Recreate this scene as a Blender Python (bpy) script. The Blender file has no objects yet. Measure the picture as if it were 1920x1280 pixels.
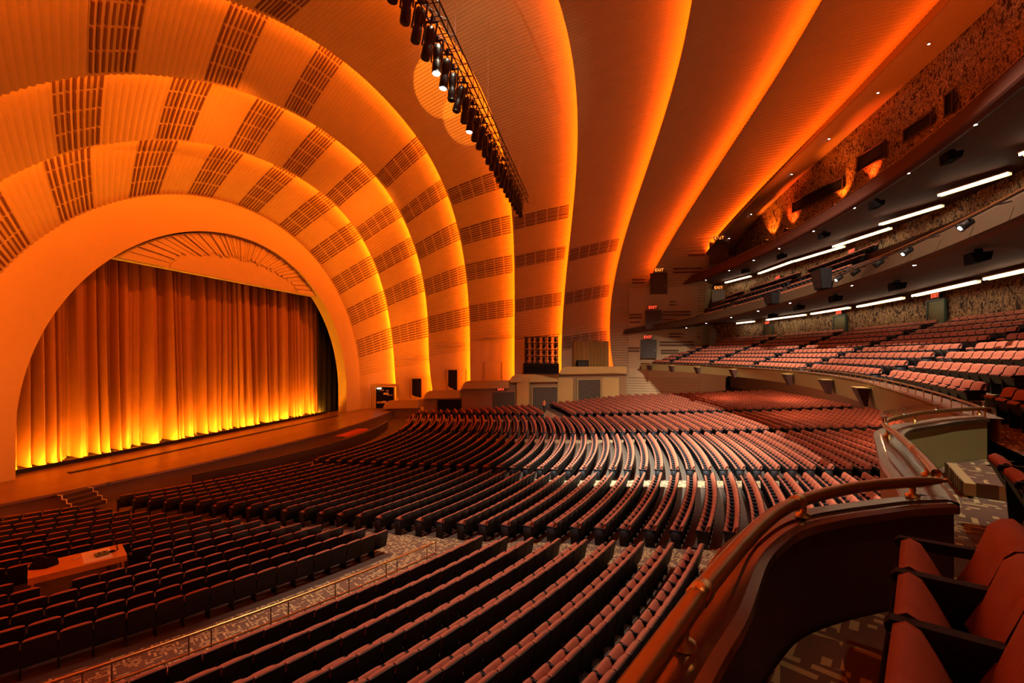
import bpy, bmesh, math, random
import numpy as np
from mathutils import Vector, Matrix
random.seed(7)
rng = np.random.default_rng(7)
sc = bpy.context.scene
COL = sc.collection

# ------------------------------------------------------------------ camera
# frame: X = from the stage (-) to the rear (+), Y = across the hall, Z up; the eye is the origin
TH = math.atan(202.0 / 853.0)
cam_d = bpy.data.cameras.new('camera')
cam_d.sensor_width = 36.0
cam_d.lens = 36.0 * 853.0 / 1920.0
cam_d.shift_y = (667.0 - 640.0) / 1920.0
cam_d.clip_start = 0.05
cam_d.clip_end = 400
cam = bpy.data.objects.new('camera', cam_d)
cam.rotation_euler = (math.pi / 2, 0, TH)
COL.objects.link(cam)
sc.camera = cam

# ------------------------------------------------------------------ world, view, big lights
w = bpy.data.worlds.new('world'); sc.world = w
w.use_nodes = True
w.node_tree.nodes['Background'].inputs[0].default_value = (0.010, 0.006, 0.004, 1)
w.node_tree.nodes['Background'].inputs[1].default_value = 0.3
sc.view_settings.view_transform = 'Standard'
sc.view_settings.look = 'None'
sc.view_settings.gamma = 1.0
sc.view_settings.use_curve_mapping = False
sc.view_settings.exposure = 0.0
sc.cycles.max_bounces = 7
sc.cycles.diffuse_bounces = 4
sc.cycles.glossy_bounces = 3
sc.cycles.sample_clamp_indirect = 6.0

def spot(name, loc, aim, energy, color, angle=60, blend=0.6, radius=0.25):
    l = bpy.data.lights.new(name, 'SPOT')
    l.energy = energy; l.color = color; l.spot_size = math.radians(angle)
    l.spot_blend = blend; l.shadow_soft_size = radius
    o = bpy.data.objects.new(name, l)
    o.location = loc
    o.rotation_euler = (Vector(aim) - Vector(loc)).to_track_quat('-Z', 'Y').to_euler()
    COL.objects.link(o)
    return o

WHITE = (1.0, 0.86, 0.62)
COOL = (0.92, 1.0, 0.78)
ORANGE = (1.0, 0.19, 0.006)
# house work lights over the orchestra (from the ceiling bridge and the truss)
spot('house_spot', (-2.0, 20, 20.0), (1.0, 31.5, -7), 165000, COOL, 38, 1.0, 0.3)
spot('house_spot', (6.0, 17, 18.5), (3, 46, -6), 75000, WHITE, 50, 1.0, 0.3)
spot('house_spot', (-5.0, 17, 17.5), (-4.5, 15.0, -7), 15000, WHITE, 58, 1.0, 0.3)
# lights in the ceiling aimed at the mezzanine fronts
spot('mezzanine_spot', (6.5, 17, 18.6), (12.5, 24, -1), 40000, (1, .78, .56), 56, 0.8, 0.2)
spot('mezzanine_spot', (6.5, 20, 20.0), (12.0, 46, -1), 80000, (1, .78, .56), 44, 0.8, 0.2)
spot('mezzanine_spot', (7.3, 5.5, 10.5), (4.9, 8.0, -1.5), 3200, WHITE, 32, 0.9, 0.15)
spot('mezzanine_spot', (5.0, 2.2, 9.0), (1.6, 2.8, -1.2), 300, (1, .74, .42), 46, 0.9, 0.15)  # added unseen fill that warms the foreground rail and chairs
spot('mezzanine_spot', (-6.6, 22, 11.4), (9.5, 27, -1.6), 4200, WHITE, 60, 0.9, 0.15)
# added orange spots without fixtures, washing the stage wall from above and from the sides
spot('arch_spot', (-18.5, 24, 16.0), (-32, 26, 3), 8000, ORANGE, 120, 0.8, 0.3)
spot('arch_spot', (-18.5, 42, 16.0), (-32, 40, 3), 8000, ORANGE, 120, 0.8, 0.3)
spot('arch_spot', (-19.5, 12, 1.5), (-32, 16, 2), 4600, ORANGE, 100, 0.9, 0.3)
spot('arch_spot', (-19.5, 54, 1.5), (-32, 50, 2), 4000, ORANGE, 100, 0.9, 0.3)
COVE_STRENGTH = 62.0

# ------------------------------------------------------------------ materials
MATS = {}
def nodes_of(m):
    m.use_nodes = True
    return m.node_tree, m.node_tree.nodes['Principled BSDF']
def mat(name, col, rough=0.6, metal=0.0, noise=0.0, nscale=6.0, bump=0.0, bscale=40.0, spec=0.5, coat=0.0):
    if name in MATS: return MATS[name]
    m = bpy.data.materials.new(name); nt, b = nodes_of(m)
    b.inputs['Roughness'].default_value = rough
    b.inputs['Metallic'].default_value = metal
    b.inputs['Specular IOR Level'].default_value = spec
    b.inputs['Coat Weight'].default_value = coat
    c = (*col, 1)
    tc = nt.nodes.new('ShaderNodeTexCoord')
    if noise > 0:
        n = nt.nodes.new('ShaderNodeTexNoise'); n.inputs['Scale'].default_value = nscale
        n.inputs['Detail'].default_value = 3
        nt.links.new(tc.outputs['Object'], n.inputs['Vector'])
        mx = nt.nodes.new('ShaderNodeMix'); mx.data_type = 'RGBA'
        mx.inputs['A'].default_value = (*[v * (1 - noise) for v in col], 1)
        mx.inputs['B'].default_value = (*[min(1, v * (1 + noise)) for v in col], 1)
        nt.links.new(n.outputs['Fac'], mx.inputs['Factor'])
        nt.links.new(mx.outputs['Result'], b.inputs['Base Color'])
    else:
        b.inputs['Base Color'].default_value = c
    if bump > 0:
        n2 = nt.nodes.new('ShaderNodeTexNoise'); n2.inputs['Scale'].default_value = bscale
        nt.links.new(tc.outputs['Object'], n2.inputs['Vector'])
        bp = nt.nodes.new('ShaderNodeBump'); bp.inputs['Strength'].default_value = bump
        bp.inputs['Distance'].default_value = 0.02
        nt.links.new(n2.outputs['Fac'], bp.inputs['Height'])
        nt.links.new(bp.outputs['Normal'], b.inputs['Normal'])
    MATS[name] = m
    return m
def emit(name, col, strength):
    m = bpy.data.materials.new(name); nt, b = nodes_of(m)
    b.inputs['Base Color'].default_value = (0.02, 0.02, 0.02, 1)
    b.inputs['Emission Color'].default_value = (*col, 1)
    b.inputs['Emission Strength'].default_value = strength
    return m

def carpet_mat():
    m = bpy.data.materials.new('patterned_carpet'); nt, b = nodes_of(m)
    L = nt.links.new
    tc = nt.nodes.new('ShaderNodeTexCoord')
    def M(op, a_, b_=None):
        n = nt.nodes.new('ShaderNodeMath'); n.operation = op
        for i, v in enumerate((a_, b_)):
            if v is None: continue
            if isinstance(v, (int, float)): n.inputs[i].default_value = v
            else: L(v, n.inputs[i])
        return n.outputs[0]
    def dash(rot):
        mp = nt.nodes.new('ShaderNodeMapping'); mp.inputs['Rotation'].default_value = (0, 0, rot)
        L(tc.outputs['Object'], mp.inputs['Vector'])
        sp = nt.nodes.new('ShaderNodeSeparateXYZ'); L(mp.outputs['Vector'], sp.inputs[0])
        v = M('MULTIPLY', sp.outputs[1], 11.0); row = M('FLOOR', v)
        u = M('ADD', M('MULTIPLY', sp.outputs[0], 3.6), M('MULTIPLY', row, 0.37)); cell = M('FLOOR', u)
        cb = nt.nodes.new('ShaderNodeCombineXYZ'); L(cell, cb.inputs[0]); L(row, cb.inputs[1])
        wn = nt.nodes.new('ShaderNodeTexWhiteNoise'); wn.noise_dimensions = '2D'; L(cb.outputs[0], wn.inputs['Vector'])
        k = M('MULTIPLY', M('LESS_THAN', M('FRACT', u), 0.8), M('LESS_THAN', M('FRACT', v), 0.55))
        return M('MULTIPLY', k, M('GREATER_THAN', wn.outputs['Value'], 0.5)), wn.outputs['Value']
    d1, h1 = dash(0.55); d2, h2 = dash(2.05)
    mpc = nt.nodes.new('ShaderNodeMapping'); mpc.inputs['Rotation'].default_value = (0, 0, 0.3); L(tc.outputs['Object'], mpc.inputs['Vector'])
    ck = nt.nodes.new('ShaderNodeTexChecker'); ck.inputs['Scale'].default_value = 3.2; L(mpc.outputs['Vector'], ck.inputs['Vector'])
    sel = M('ADD', M('MULTIPLY', d1, ck.outputs['Fac']), M('MULTIPLY', d2, M('SUBTRACT', 1.0, ck.outputs['Fac'])))
    nz = nt.nodes.new('ShaderNodeTexNoise'); nz.inputs['Scale'].default_value = 3.0; L(tc.outputs['Object'], nz.inputs['Vector'])
    base = nt.nodes.new('ShaderNodeMix'); base.data_type = 'RGBA'; L(nz.outputs['Fac'], base.inputs['Factor'])
    base.inputs['A'].default_value = (0.15, 0.095, 0.085, 1); base.inputs['B'].default_value = (0.22, 0.15, 0.10, 1)
    mx = nt.nodes.new('ShaderNodeMix'); mx.data_type = 'RGBA'; L(sel, mx.inputs['Factor'])
    L(base.outputs['Result'], mx.inputs['A']); mx.inputs['B'].default_value = (0.55, 0.46, 0.24, 1)
    L(mx.outputs['Result'], b.inputs['Base Color'])
    b.inputs['Roughness'].default_value = 0.95
    b.inputs['Specular IOR Level'].default_value = 0.1
    return m

def camo_mat():
    m = bpy.data.materials.new('figured_wall_covering'); nt, b = nodes_of(m)
    L = nt.links.new
    tc = nt.nodes.new('ShaderNodeTexCoord')
    mp = nt.nodes.new('ShaderNodeMapping'); mp.inputs['Scale'].default_value = (1, 1, 0.6)
    L(tc.outputs['Object'], mp.inputs['Vector'])
    n = nt.nodes.new('ShaderNodeTexNoise'); n.inputs['Scale'].default_value = 3.3
    n.inputs['Detail'].default_value = 2.5; n.inputs['Distortion'].default_value = 1.6
    L(mp.outputs['Vector'], n.inputs['Vector'])
    cr = nt.nodes.new('ShaderNodeValToRGB'); cr.color_ramp.interpolation = 'CONSTANT'
    e = cr.color_ramp.elements
    e[0].position = 0.0; e[0].color = (0.045, 0.022, 0.014, 1)
    e[1].position = 0.43; e[1].color = (0.246, 0.145, 0.072, 1)
    for p, c in ((0.49, (0.580, 0.406, 0.203, 1)), (0.54, (0.090, 0.050, 0.030, 1)), (0.60, (0.435, 0.275, 0.131, 1)), (0.66, (0.050, 0.030, 0.020, 1))):
        x = e.new(p); x.color = c
    L(n.outputs['Fac'], cr.inputs['Fac'])
    L(cr.outputs['Color'], b.inputs['Base Color'])
    b.inputs['Roughness'].default_value = 0.8
    return m

def wood_floor_mat():
    m = bpy.data.materials.new('stage_boards'); nt, b = nodes_of(m)
    L = nt.links.new
    tc = nt.nodes.new('ShaderNodeTexCoord')
    br = nt.nodes.new('ShaderNodeTexBrick'); br.inputs['Scale'].default_value = 0.5
    br.inputs['Brick Width'].default_value = 2.2; br.inputs['Row Height'].default_value = 0.6
    br.inputs['Mortar Size'].default_value = 0.008
    br.inputs['Color1'].default_value = (0.23, 0.11, 0.05, 1)
    br.inputs['Color2'].default_value = (0.16, 0.075, 0.035, 1)
    br.inputs['Mortar'].default_value = (0.05, 0.02, 0.01, 1)
    mp = nt.nodes.new('ShaderNodeMapping'); mp.inputs['Rotation'].default_value = (0, 0, math.pi / 2)
    L(tc.outputs['Object'], mp.inputs['Vector']); L(mp.outputs['Vector'], br.inputs['Vector'])
    L(br.outputs['Color'], b.inputs['Base Color'])
    b.inputs['Roughness'].default_value = 0.32
    return m

PLASTER = mat('ribbed_plaster', (0.40, 0.295, 0.18), 0.85, noise=0.06, nscale=0.8, spec=0.2)
SMOOTH = mat('smooth_plaster', (0.44, 0.325, 0.20), 0.8, noise=0.05, nscale=0.5, spec=0.2)
FASCIA = mat('balcony_plaster', (0.34, 0.285, 0.12), 0.6, noise=0.07, nscale=0.7, spec=0.3)
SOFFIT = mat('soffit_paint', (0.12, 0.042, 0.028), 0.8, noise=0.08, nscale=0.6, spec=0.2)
DARKBROWN = mat('dark_brown_paint', (0.06, 0.03, 0.022), 0.7)
CARPET = carpet_mat()
CAMO = camo_mat()
BOARDS = wood_floor_mat()
MAROON = mat('dark_maroon_floor', (0.085, 0.055, 0.046), 0.75, noise=0.2, nscale=2, spec=0.3)
BLACK = mat('black_paint', (0.010, 0.009, 0.010), 0.95, spec=0.05)
BLACKMETAL = mat('black_metal', (0.02, 0.018, 0.018), 0.4, metal=0.6)
SHELL = mat('seat_back_shell', (0.011, 0.010, 0.012), 0.55, noise=0.1, spec=0.3)
ARMPAD = mat('dark_arm_pad', (0.010, 0.009, 0.016), 0.65, spec=0.25)
PLUSH = mat('rust_plush', (0.39, 0.125, 0.078), 0.75, noise=0.10, nscale=5, bump=0.15, bscale=90, spec=0.3)
GOLD = mat('brushed_gold', (0.75, 0.50, 0.17), 0.32, metal=1.0, noise=0.06, nscale=9)
BRONZE = mat('bronze_rail', (0.48, 0.28, 0.10), 0.33, metal=0.85, noise=0.08, nscale=9)
LEDGE = mat('bronze_ledge', (0.27, 0.15, 0.085), 0.22, metal=0.75, noise=0.12, nscale=3)
CURTAIN = mat('gold_curtain', (0.25, 0.092, 0.032), 0.55, noise=0.08, nscale=1.2, spec=0.4)
DOORGREY = mat('grey_door', (0.30, 0.29, 0.27), 0.5)
DOORDARK = mat('dark_door', (0.035, 0.028, 0.024), 0.5)
DOORGREEN = mat('green_door', (0.16, 0.17, 0.085), 0.45, noise=0.1, nscale=2)
GREENTRIM = mat('green_trim', (0.05, 0.10, 0.085), 0.4)
WHITEPAPER = mat('white_paper', (0.75, 0.68, 0.56), 0.8)
DESKWOOD = mat('desk_wood', (0.60, 0.26, 0.06), 0.5, noise=0.15, nscale=4)
REDCLOTH = mat('red_cloth', (0.30, 0.03, 0.02), 0.8)
SKIN = mat('skin', (0.55, 0.33, 0.24), 0.6)
ORANGECLOTH = mat('orange_cloth', (0.75, 0.16, 0.04), 0.8)
DARKCLOTH = mat('dark_cloth', (0.02, 0.02, 0.03), 0.9)
STEEL = mat('steel', (0.55, 0.53, 0.5), 0.35, metal=0.9)
GREENPLASTIC = mat('green_plastic', (0.13, 0.16, 0.07), 0.5)
GLASS = bpy.data.materials.new('clear_acrylic')
nt_, b_ = nodes_of(GLASS)
b_.inputs['Base Color'].default_value = (0.95, 0.93, 0.9, 1); b_.inputs['Transmission Weight'].default_value = 1.0
b_.inputs['Roughness'].default_value = 0.05; b_.inputs['IOR'].default_value = 1.2
WINDOWDARK = mat('dark_booth_glass', (0.005, 0.005, 0.006), 0.5, spec=0.15)
COVES = {n: emit('cove_lamp_orange', c, COVE_STRENGTH * k) for n, c, k in ((2, (1, .165, .003), .80), (3, (1, .165, .003), .75), (4, (1, .16, .003), .72), (5, (1, .145, .002), .70), (6, (1, .125, .002), .54), (7, (1, .11, .002), .48), (8, (1, .10, .002), .42), (9, (1, .10, .002), .40))}
COVERED = emit('cove_lamp_red', (1.0, 0.10, 0.004), COVE_STRENGTH * 0.55)
FOOT = emit('footlight_amber', (1.0, 0.36, 0.012), 560.0)
FLUO = emit('fluorescent_tube', (1.0, 0.80, 0.50), 14.0)
DOWN = emit('downlight_lens', (1.0, 0.93, 0.85), 60.0)
SIGNRED = emit('exit_letters_red', (1.0, 0.06, 0.02), 3.0)
SIGNORANGE = emit('exit_letters_orange', (1.0, 0.22, 0.03), 3.0)
SIGNBODY = mat('sign_body', (0.10, 0.03, 0.025), 0.5)
COOLLENS = emit('projector_lens', (0.85, 1.0, 0.92), 40.0)
UPLENS = emit('uplight_lens', (1.0, 0.22, 0.02), 20.0)

# ------------------------------------------------------------------ mesh helpers
class MB:
    def __init__(s): s.v = []; s.f = []; s.m = []
    def add(s, V, F, mi=0):
        o = len(s.v)
        s.v += [tuple(map(float, p)) for p in V]
        s.f += [tuple(int(i) + o for i in f) for f in F]
        s.m += [mi] * len(F)
        return s
    def box(s, c, d, mi=0, R=None):
        hx, hy, hz = d[0] / 2, d[1] / 2, d[2] / 2
        V = np.array([(x, y, z) for x in (-hx, hx) for y in (-hy, hy) for z in (-hz, hz)])
        if R is not None: V = V @ np.array(R).T
        V = V + np.array(c)
        return s.add(V, [(0, 1, 3, 2), (4, 6, 7, 5), (0, 4, 5, 1), (2, 3, 7, 6), (0, 2, 6, 4), (1, 5, 7, 3)], mi)
    def grid(s, P, mi=0, closed_u=False, closed_v=False):   # P[u][v] points
        P = np.asarray(P); nu, nv = P.shape[:2]
        F = []
        for i in range(nu if closed_u else nu - 1):
            for j in range(nv if closed_v else nv - 1):
                i2, j2 = (i + 1) % nu, (j + 1) % nv
                F.append((i * nv + j, i * nv + j2, i2 * nv + j2, i2 * nv + j))
        return s.add(P.reshape(-1, 3), F, mi)
    def tube(s, path, r, n=8, mi=0, caps=True):
        path = np.asarray(path, float); T = np.gradient(path, axis=0)
        T /= np.linalg.norm(T, axis=1)[:, None] + 1e-9
        up = np.array([0, 0, 1.0])
        if abs(T[0] @ up) > 0.95: up = np.array([1.0, 0, 0])
        rr = np.broadcast_to(np.asarray(r, float), (len(path),))
        P = []
        for p, t, q in zip(path, T, rr):
            a = np.cross(t, up); a /= np.linalg.norm(a) + 1e-9; b = np.cross(a, t)
            P.append([p + q * (math.cos(x) * a + math.sin(x) * b) for x in np.linspace(0, 2 * math.pi, n, endpoint=False)])
        o = len(s.v)
        s.grid(P, mi, closed_v=True)
        if caps:
            s.f.append(tuple(o + i for i in range(n))); s.m.append(mi)
            k = o + (len(path) - 1) * n
            s.f.append(tuple(k + i for i in reversed(range(n)))); s.m.append(mi)
        return s
    def lathe(s, prof, c, n=12, axis=None, mi=0):   # prof: (r, h) along axis
        ax = np.array(axis if axis is not None else (0, 0, 1.0)); ax = ax / np.linalg.norm(ax)
        u = np.cross(ax, (1, 0, 0) if abs(ax[0]) < 0.9 else (0, 1, 0)); u /= np.linalg.norm(u); v = np.cross(ax, u)
        P = [[np.array(c) + h * ax + r * (math.cos(a) * u + math.sin(a) * v) for a in np.linspace(0, 2 * math.pi, n, endpoint=False)] for r, h in prof]
        o = len(s.v)
        s.grid(P, mi, closed_v=True)
        s.f.append(tuple(o + i for i in range(n))); s.m.append(mi)
        k = o + (len(prof) - 1) * n
        s.f.append(tuple(k + i for i in reversed(range(n)))); s.m.append(mi)
        return s
    def mesh(s, name, mats, smooth=False):
        me = bpy.data.meshes.new(name)
        me.from_pydata(s.v, [], s.f)
        mats = mats if isinstance(mats, (list, tuple)) else [mats]
        for m in mats: me.materials.append(m)
        if len(mats) > 1: me.polygons.foreach_set('material_index', s.m)
        if smooth: me.polygons.foreach_set('use_smooth', [True] * len(me.polygons))
        me.update()
        return me
    def obj(s, name, mats, parent=None, smooth=False, world=False):
        if world and parent is not None:
            L = np.array(parent_origin(parent)); s.v = [tuple(np.array(p) - L) for p in s.v]
        o = bpy.data.objects.new(name, s.mesh(name, mats, smooth))
        if parent is not None: o.parent = parent
        COL.objects.link(o)
        return o
def parent_origin(p):
    q = np.zeros(3)
    while p is not None:
        q = q + np.array(p.location); p = p.parent
    return q
def tag(o, label=None, cat=None, group=None, kind=None):
    if label: o['label'] = label
    if cat: o['category'] = cat
    if group: o['group'] = group
    if kind: o['kind'] = kind
    return o
def thing(name, label, cat, loc=(0, 0, 0), rz=0.0, group=None):
    o = bpy.data.objects.new(name, None); o.empty_display_size = 0.2
    o.location = loc; o.rotation_euler = (0, 0, rz)
    COL.objects.link(o)
    return tag(o, label, cat, group)
def struct(o): o['kind'] = 'structure'; return o
def recalc(o):
    bm = bmesh.new(); bm.from_mesh(o.data); bmesh.ops.recalc_face_normals(bm, faces=bm.faces); bm.to_mesh(o.data); bm.free()
ORD = ['first', 'second', 'third', 'fourth', 'fifth', 'sixth', 'seventh', 'eighth', 'ninth', 'tenth', 'eleventh', 'twelfth',
       'thirteenth', 'fourteenth', 'fifteenth', 'sixteenth', 'seventeenth', 'eighteenth', 'nineteenth', 'twentieth']
def ordinal(i):
    if i < 20: return ORD[i]
    t = {2: 'twenty', 3: 'thirty', 4: 'forty'}[(i + 1) // 10]
    return (t[:-1] + 'ieth') if (i + 1) % 10 == 0 else t + '-' + ORD[(i + 1) % 10 - 1]

# ------------------------------------------------------------------ hall geometry
YC, CX = 33.2, -55.0
def polar(R, phi, z=0.0): return np.array([CX + R * math.cos(phi), YC + R * math.sin(phi), z])
def pol_of(x, y): return math.hypot(x - CX, y - YC), math.atan2(y - YC, x - CX)
def zfloor(R, y):
    return -7.85 + 0.02 * (min(R, 52) - 36) + 0.06 * max(0, R - 52) + 0.0009 * (y - YC) ** 2
ARCH = {
 0: (-31.93, 0.0, 0.0, 15.37, 10.31, 0.998, -4.38),
 1: (-31.93, 0.0, 0.0, 18.35, 12.95, 0.993, -3.98),
 2: (-28.26, -3.38, 4.10, 21.60, 15.43, 0.949, -2.04),
 3: (-24.02, -3.96, 4.13, 23.60, 17.78, 0.983, 2.23),
 4: (-19.52, -1.16, 1.81, 25.46, 20.08, 0.908, -0.97),
 5: (-13.83, -0.83, 2.19, 27.04, 21.27, 0.953, -3.77),
 6: (-7.64, -1.61, 3.26, 29.77, 21.69, 0.972, -4.30),
 7: (0.46, -6.97, 6.74, 33.50, 22.18, 0.986, -4.43),
 8: (-0.91, 0.97, 5.62, 32.67, 22.51, 0.971, -3.31),
 9: (2.10, 0.31, 8.43, 33.95, 22.16, 1.0, -3.85)}
ZB = -7.9
XMINZ = {8: 9.3, 9: 12.6}
_curves = {}
def curve(n):
    if n in _curves: return _curves[n]
    if n == 10:
        t = np.linspace(0, math.pi, 900); c, s_ = np.cos(t), np.sin(t)
        Y = 35.6 * np.sign(c) * np.abs(c) ** 0.97; z = 11.5 + 10.7 * s_ ** 0.97
        X = CX + np.sqrt(78.0 ** 2 - Y ** 2)
        leg = np.linspace(ZB, 11.5, 60)[:-1]
        X = np.r_[np.full(59, X[0]), X, np.full(59, X[-1])]
        Y = np.r_[np.full(59, 35.6), Y, np.full(59, -35.6)]; z = np.r_[leg, z, leg[::-1]]
    else:
        X0, k1, k2, a, zt, p, zs = ARCH[n]
        t = np.linspace(0, math.pi, 900); c, s_ = np.cos(t), np.sin(t)
        Y = a * np.sign(c) * np.abs(c) ** p; z = zs + (zt - zs) * s_ ** p
        leg = np.linspace(ZB, zs, 60)[:-1]
        Y = np.r_[np.full(59, a), Y, np.full(59, -a)]; z = np.r_[leg, z, leg[::-1]]
        zz = np.maximum(z, XMINZ.get(n, -99)); u = (zz + 6.7) / 20
        X = X0 + k1 * u + k2 * u * u
    # the near side of the house is a little wider behind the seats
    eps = (0.0 if n < 4 else 0.17) * np.clip((X + 21) / 3, 0.6, 1)
    Y = np.where(Y < 0, Y * (1 + eps * (np.abs(Y) / np.abs(Y).max()) ** 2), Y)
    P = np.c_[X, YC + Y, z]
    d = np.r_[0, np.cumsum(np.linalg.norm(np.diff(P[:, 1:], axis=0), axis=1))]
    T = np.gradient(P[:, 1:], axis=0); T /= np.linalg.norm(T, axis=1)[:, None] + 1e-12
    N = np.c_[T[:, 1], -T[:, 0]]          # outward in the Y-Z plane
    _curves[n] = (P, N, d)
    return _curves[n]
def arch(n, S, off=0.0, dx=0.0):
    P, N, d = curve(n); q = np.asarray(S) * d[-1]
    X = np.interp(q, d, P[:, 0]); Y = np.interp(q, d, P[:, 1]); z = np.interp(q, d, P[:, 2])
    ny = np.interp(q, d, N[:, 0]); nz = np.interp(q, d, N[:, 1])
    off = np.asarray(off)
    return np.c_[X + dx, Y + off * ny, z + off * nz]
def arch_len(n): return curve(n)[2][-1]
GAP = 1.3
def gap_of(n, S):      # the cove closes towards the floor on the two rear arches
    z = arch(n, S)[:, 2]
    if n in XMINZ:
        return GAP * np.clip((z - XMINZ[n] + 0.6) / 1.6, 0.03, 1)
    return np.full(len(S), GAP) if n <= 9 else np.zeros(len(S))
def band_surface(n, S, u, rib=0.0, lift=0.0):
    """points of the shell that starts at arch n (its lip) and runs to arch n+1"""
    g = gap_of(n + 1, S) if n + 1 <= 9 else np.zeros(len(S))
    A = arch(n, S, rib - lift); B = arch(n + 1, S, g + rib - lift, 0.0)
    e = u
    bulge = 0.35 * math.sin(math.pi * min(1, e)) if n >= 1 else 0
    P = A + (B - A) * e
    M = arch(n, S, 1.0) - arch(n, S, 0.0)
    return P + M * bulge * 0.4

NAMES = {1: 'innermost'}
shells = {}
for n in range(1, 10):
    L = arch_len(n)
    nrib = int(L / 0.36)
    if n == 9:
        S = np.linspace(0, 1, 241); rib = np.zeros(len(S))
        us = np.linspace(0, 1.0, 6)
    else:
        S = np.linspace(0, 1, nrib * 4 + 1)
        rib = -0.075 * np.abs(np.sin(np.pi * np.arange(len(S)) / 4.0))
        us = np.r_[np.linspace(0, 1, 8), 1.10]
    mb = MB()
    mb.grid([band_surface(n, S, u, rib) for u in us])
    if n >= 2:
        # lip return and cove shelf behind the edge of this shell
        S2 = S[::2] if n != 9 else S
        r2 = rib[::2] if n != 9 else rib
        g2 = gap_of(n, S2)
        k = np.clip(g2 / GAP, 0.05, 1)
        ud = 0.75 / 5.0
        mb.grid([arch(n, S2, r2), arch(n, S2, 0.10 * k + r2, -0.02), band_surface(n, S2, 0.01, 0.0, -0.12 * k),
                 band_surface(n, S2, ud, 0.0, -0.12 * k), band_surface(n, S2, ud + 0.02, 0.0, -(g2 + 0.5 * k))])
    o = struct(mb.obj('ceiling', PLASTER if n != 9 else SMOOTH, smooth=(n == 9)))
    recalc(o)
    shells[n] = o
# cove lamps: strips lying on the shelf behind each lip
for n in range(2, 10):
    S = np.linspace(0.0, 1.0, 121)
    z = arch(n, S)[:, 2]
    zlo = {8: 10.2, 9: 13.4}.get(n, -6.2)
    S = S[z > zlo]
    S = np.linspace(S[0], S[-1], 90)
    la, lb = ((0.025, -0.17), (0.085, -0.36)) if n < 9 else ((0.075, -0.13), (0.135, -0.26))
    mb = MB(); mb.grid([band_surface(n, S, la[0], 0.0, la[1]), band_surface(n, S, lb[0], 0.0, lb[1])])
    o = mb.obj('cove_lamp', COVES[n], shells[n])
    if n == 9:
        Sr = np.linspace(S[0] - 0.022, S[0], 5); mb = MB(); mb.grid([band_surface(n, Sr, 0.025, 0.0, -0.17), band_surface(n, Sr, 0.085, 0.0, -0.36)]); mb.obj('cove_lamp', COVERED, shells[n])

# ---- stage wall (the flat ring round the opening) and its reveal
S = np.linspace(0, 1, 181)
mb = MB()
A0, B0 = arch(0, S), arch(1, S, 0.12)
mb.grid([A0 + (B0 - A0) * u for u in np.linspace(0, 1, 5)])
mb.grid([A0, A0 + np.array([-1.1, 0, 0])])
o = struct(mb.obj('wall_stage', SMOOTH)); recalc(o)

# ------------------------------------------------------------------ stage
ZS = -6.7
yy = np.linspace(YC - 19.4, YC + 19.4, 49)
front = -26.9 + 1.9 * np.clip(1 - ((yy - YC) / 17.0) ** 2, -0.2, 1)
mb = MB()
mb.grid([np.c_[np.full(49, -46.0), yy, np.full(49, ZS)], np.c_[front, yy, np.full(49, ZS)],
         np.c_[front + 0.02, yy, np.full(49, ZS - 0.12)]])
o = struct(mb.obj('floor_stage', BOARDS))
mb = MB()
mb.grid([np.c_[front - 0.1, yy, np.full(49, ZS - 0.12)], np.c_[front - 0.1, yy, np.full(49, -8.2)]])
o = struct(mb.obj('wall_stage_front', mat('apron_front', (0.20, 0.12, 0.075), 0.5, noise=0.1)))
# backstage shell so that the opening is dark beyond the curtain
mb = MB()
mb.grid([[(-46, YC - 24, -7), (-46, YC - 24, 16)], [(-46, YC + 24, -7), (-46, YC + 24, 16)]])
mb.grid([[(-33.2, YC - 24, -7), (-33.2, YC - 24, 16)], [(-46, YC - 24, -7), (-46, YC - 24, 16)]])
mb.grid([[(-33.2, YC + 24, -7), (-33.2, YC + 24, 16)], [(-46, YC + 24, -7), (-46, YC + 24, 16)]])
mb.grid([[(-33.2, YC - 24, 16), (-33.2, YC + 24, 16)], [(-46, YC - 24, 16), (-46, YC + 24, 16)]])
struct(mb.obj('wall_backstage', BLACK))
# the great curtain
rc = random.Random(3)
ys = np.linspace(YC - 16.4, YC + 14.2, 1500)
ph = np.zeros(1500); f = 0.0
knots = [0.0]
while knots[-1] < 31: knots.append(knots[-1] + rc.choice((0.22, 0.28, 0.36, 0.45, 0.6, 0.6, 0.95)))
amp = [rc.choice((0.15, 0.4, 0.65, 0.85, 1.05)) * rc.uniform(0.8, 1.15) for _ in knots]
prof = np.zeros(1500); sx = np.zeros(1500)
for i in range(len(knots) - 1):
    m = (ys - ys[0] >= knots[i]) & (ys - ys[0] < knots[i + 1])
    q = (ys[m] - ys[0] - knots[i]) / (knots[i + 1] - knots[i])
    prof[m] = amp[i] * np.abs(np.sin(math.pi * q)) ** 0.55
    sx[m] = np.abs(np.sin(math.pi * q))
fine = 0.025 * np.sin(ys * 19 + 2 * np.sin(ys * 1.7))
mb = MB(); rows = []
for z in (ZS + 0.0, ZS + 0.35, ZS + 1.2, ZS + 2.5, ZS + 5, ZS + 8, ZS + 11, ZS + 14.6):
    h = (z - ZS) / 14.6
    k = 1.15 - 0.45 * h
    sway = 0.10 * np.sin(ys * 0.9 + h * 2.0) * (1 - h)
    zz = np.full(1500, z)
    if z == ZS: zz = z + 0.07 + 0.16 * (1 - sx)
    x = -35.0 + prof * k + fine + 0.25 * max(0, 0.35 - (z - ZS)) * sx
    rows.append(np.c_[x, ys + sway, zz])
mb.grid(rows)
o = mb.obj('stage_curtain', CURTAIN, smooth=True)
tag(o, 'great gold stage curtain hanging in folds behind the round arch, its hem glowing', 'curtain')
mb = MB()
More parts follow.
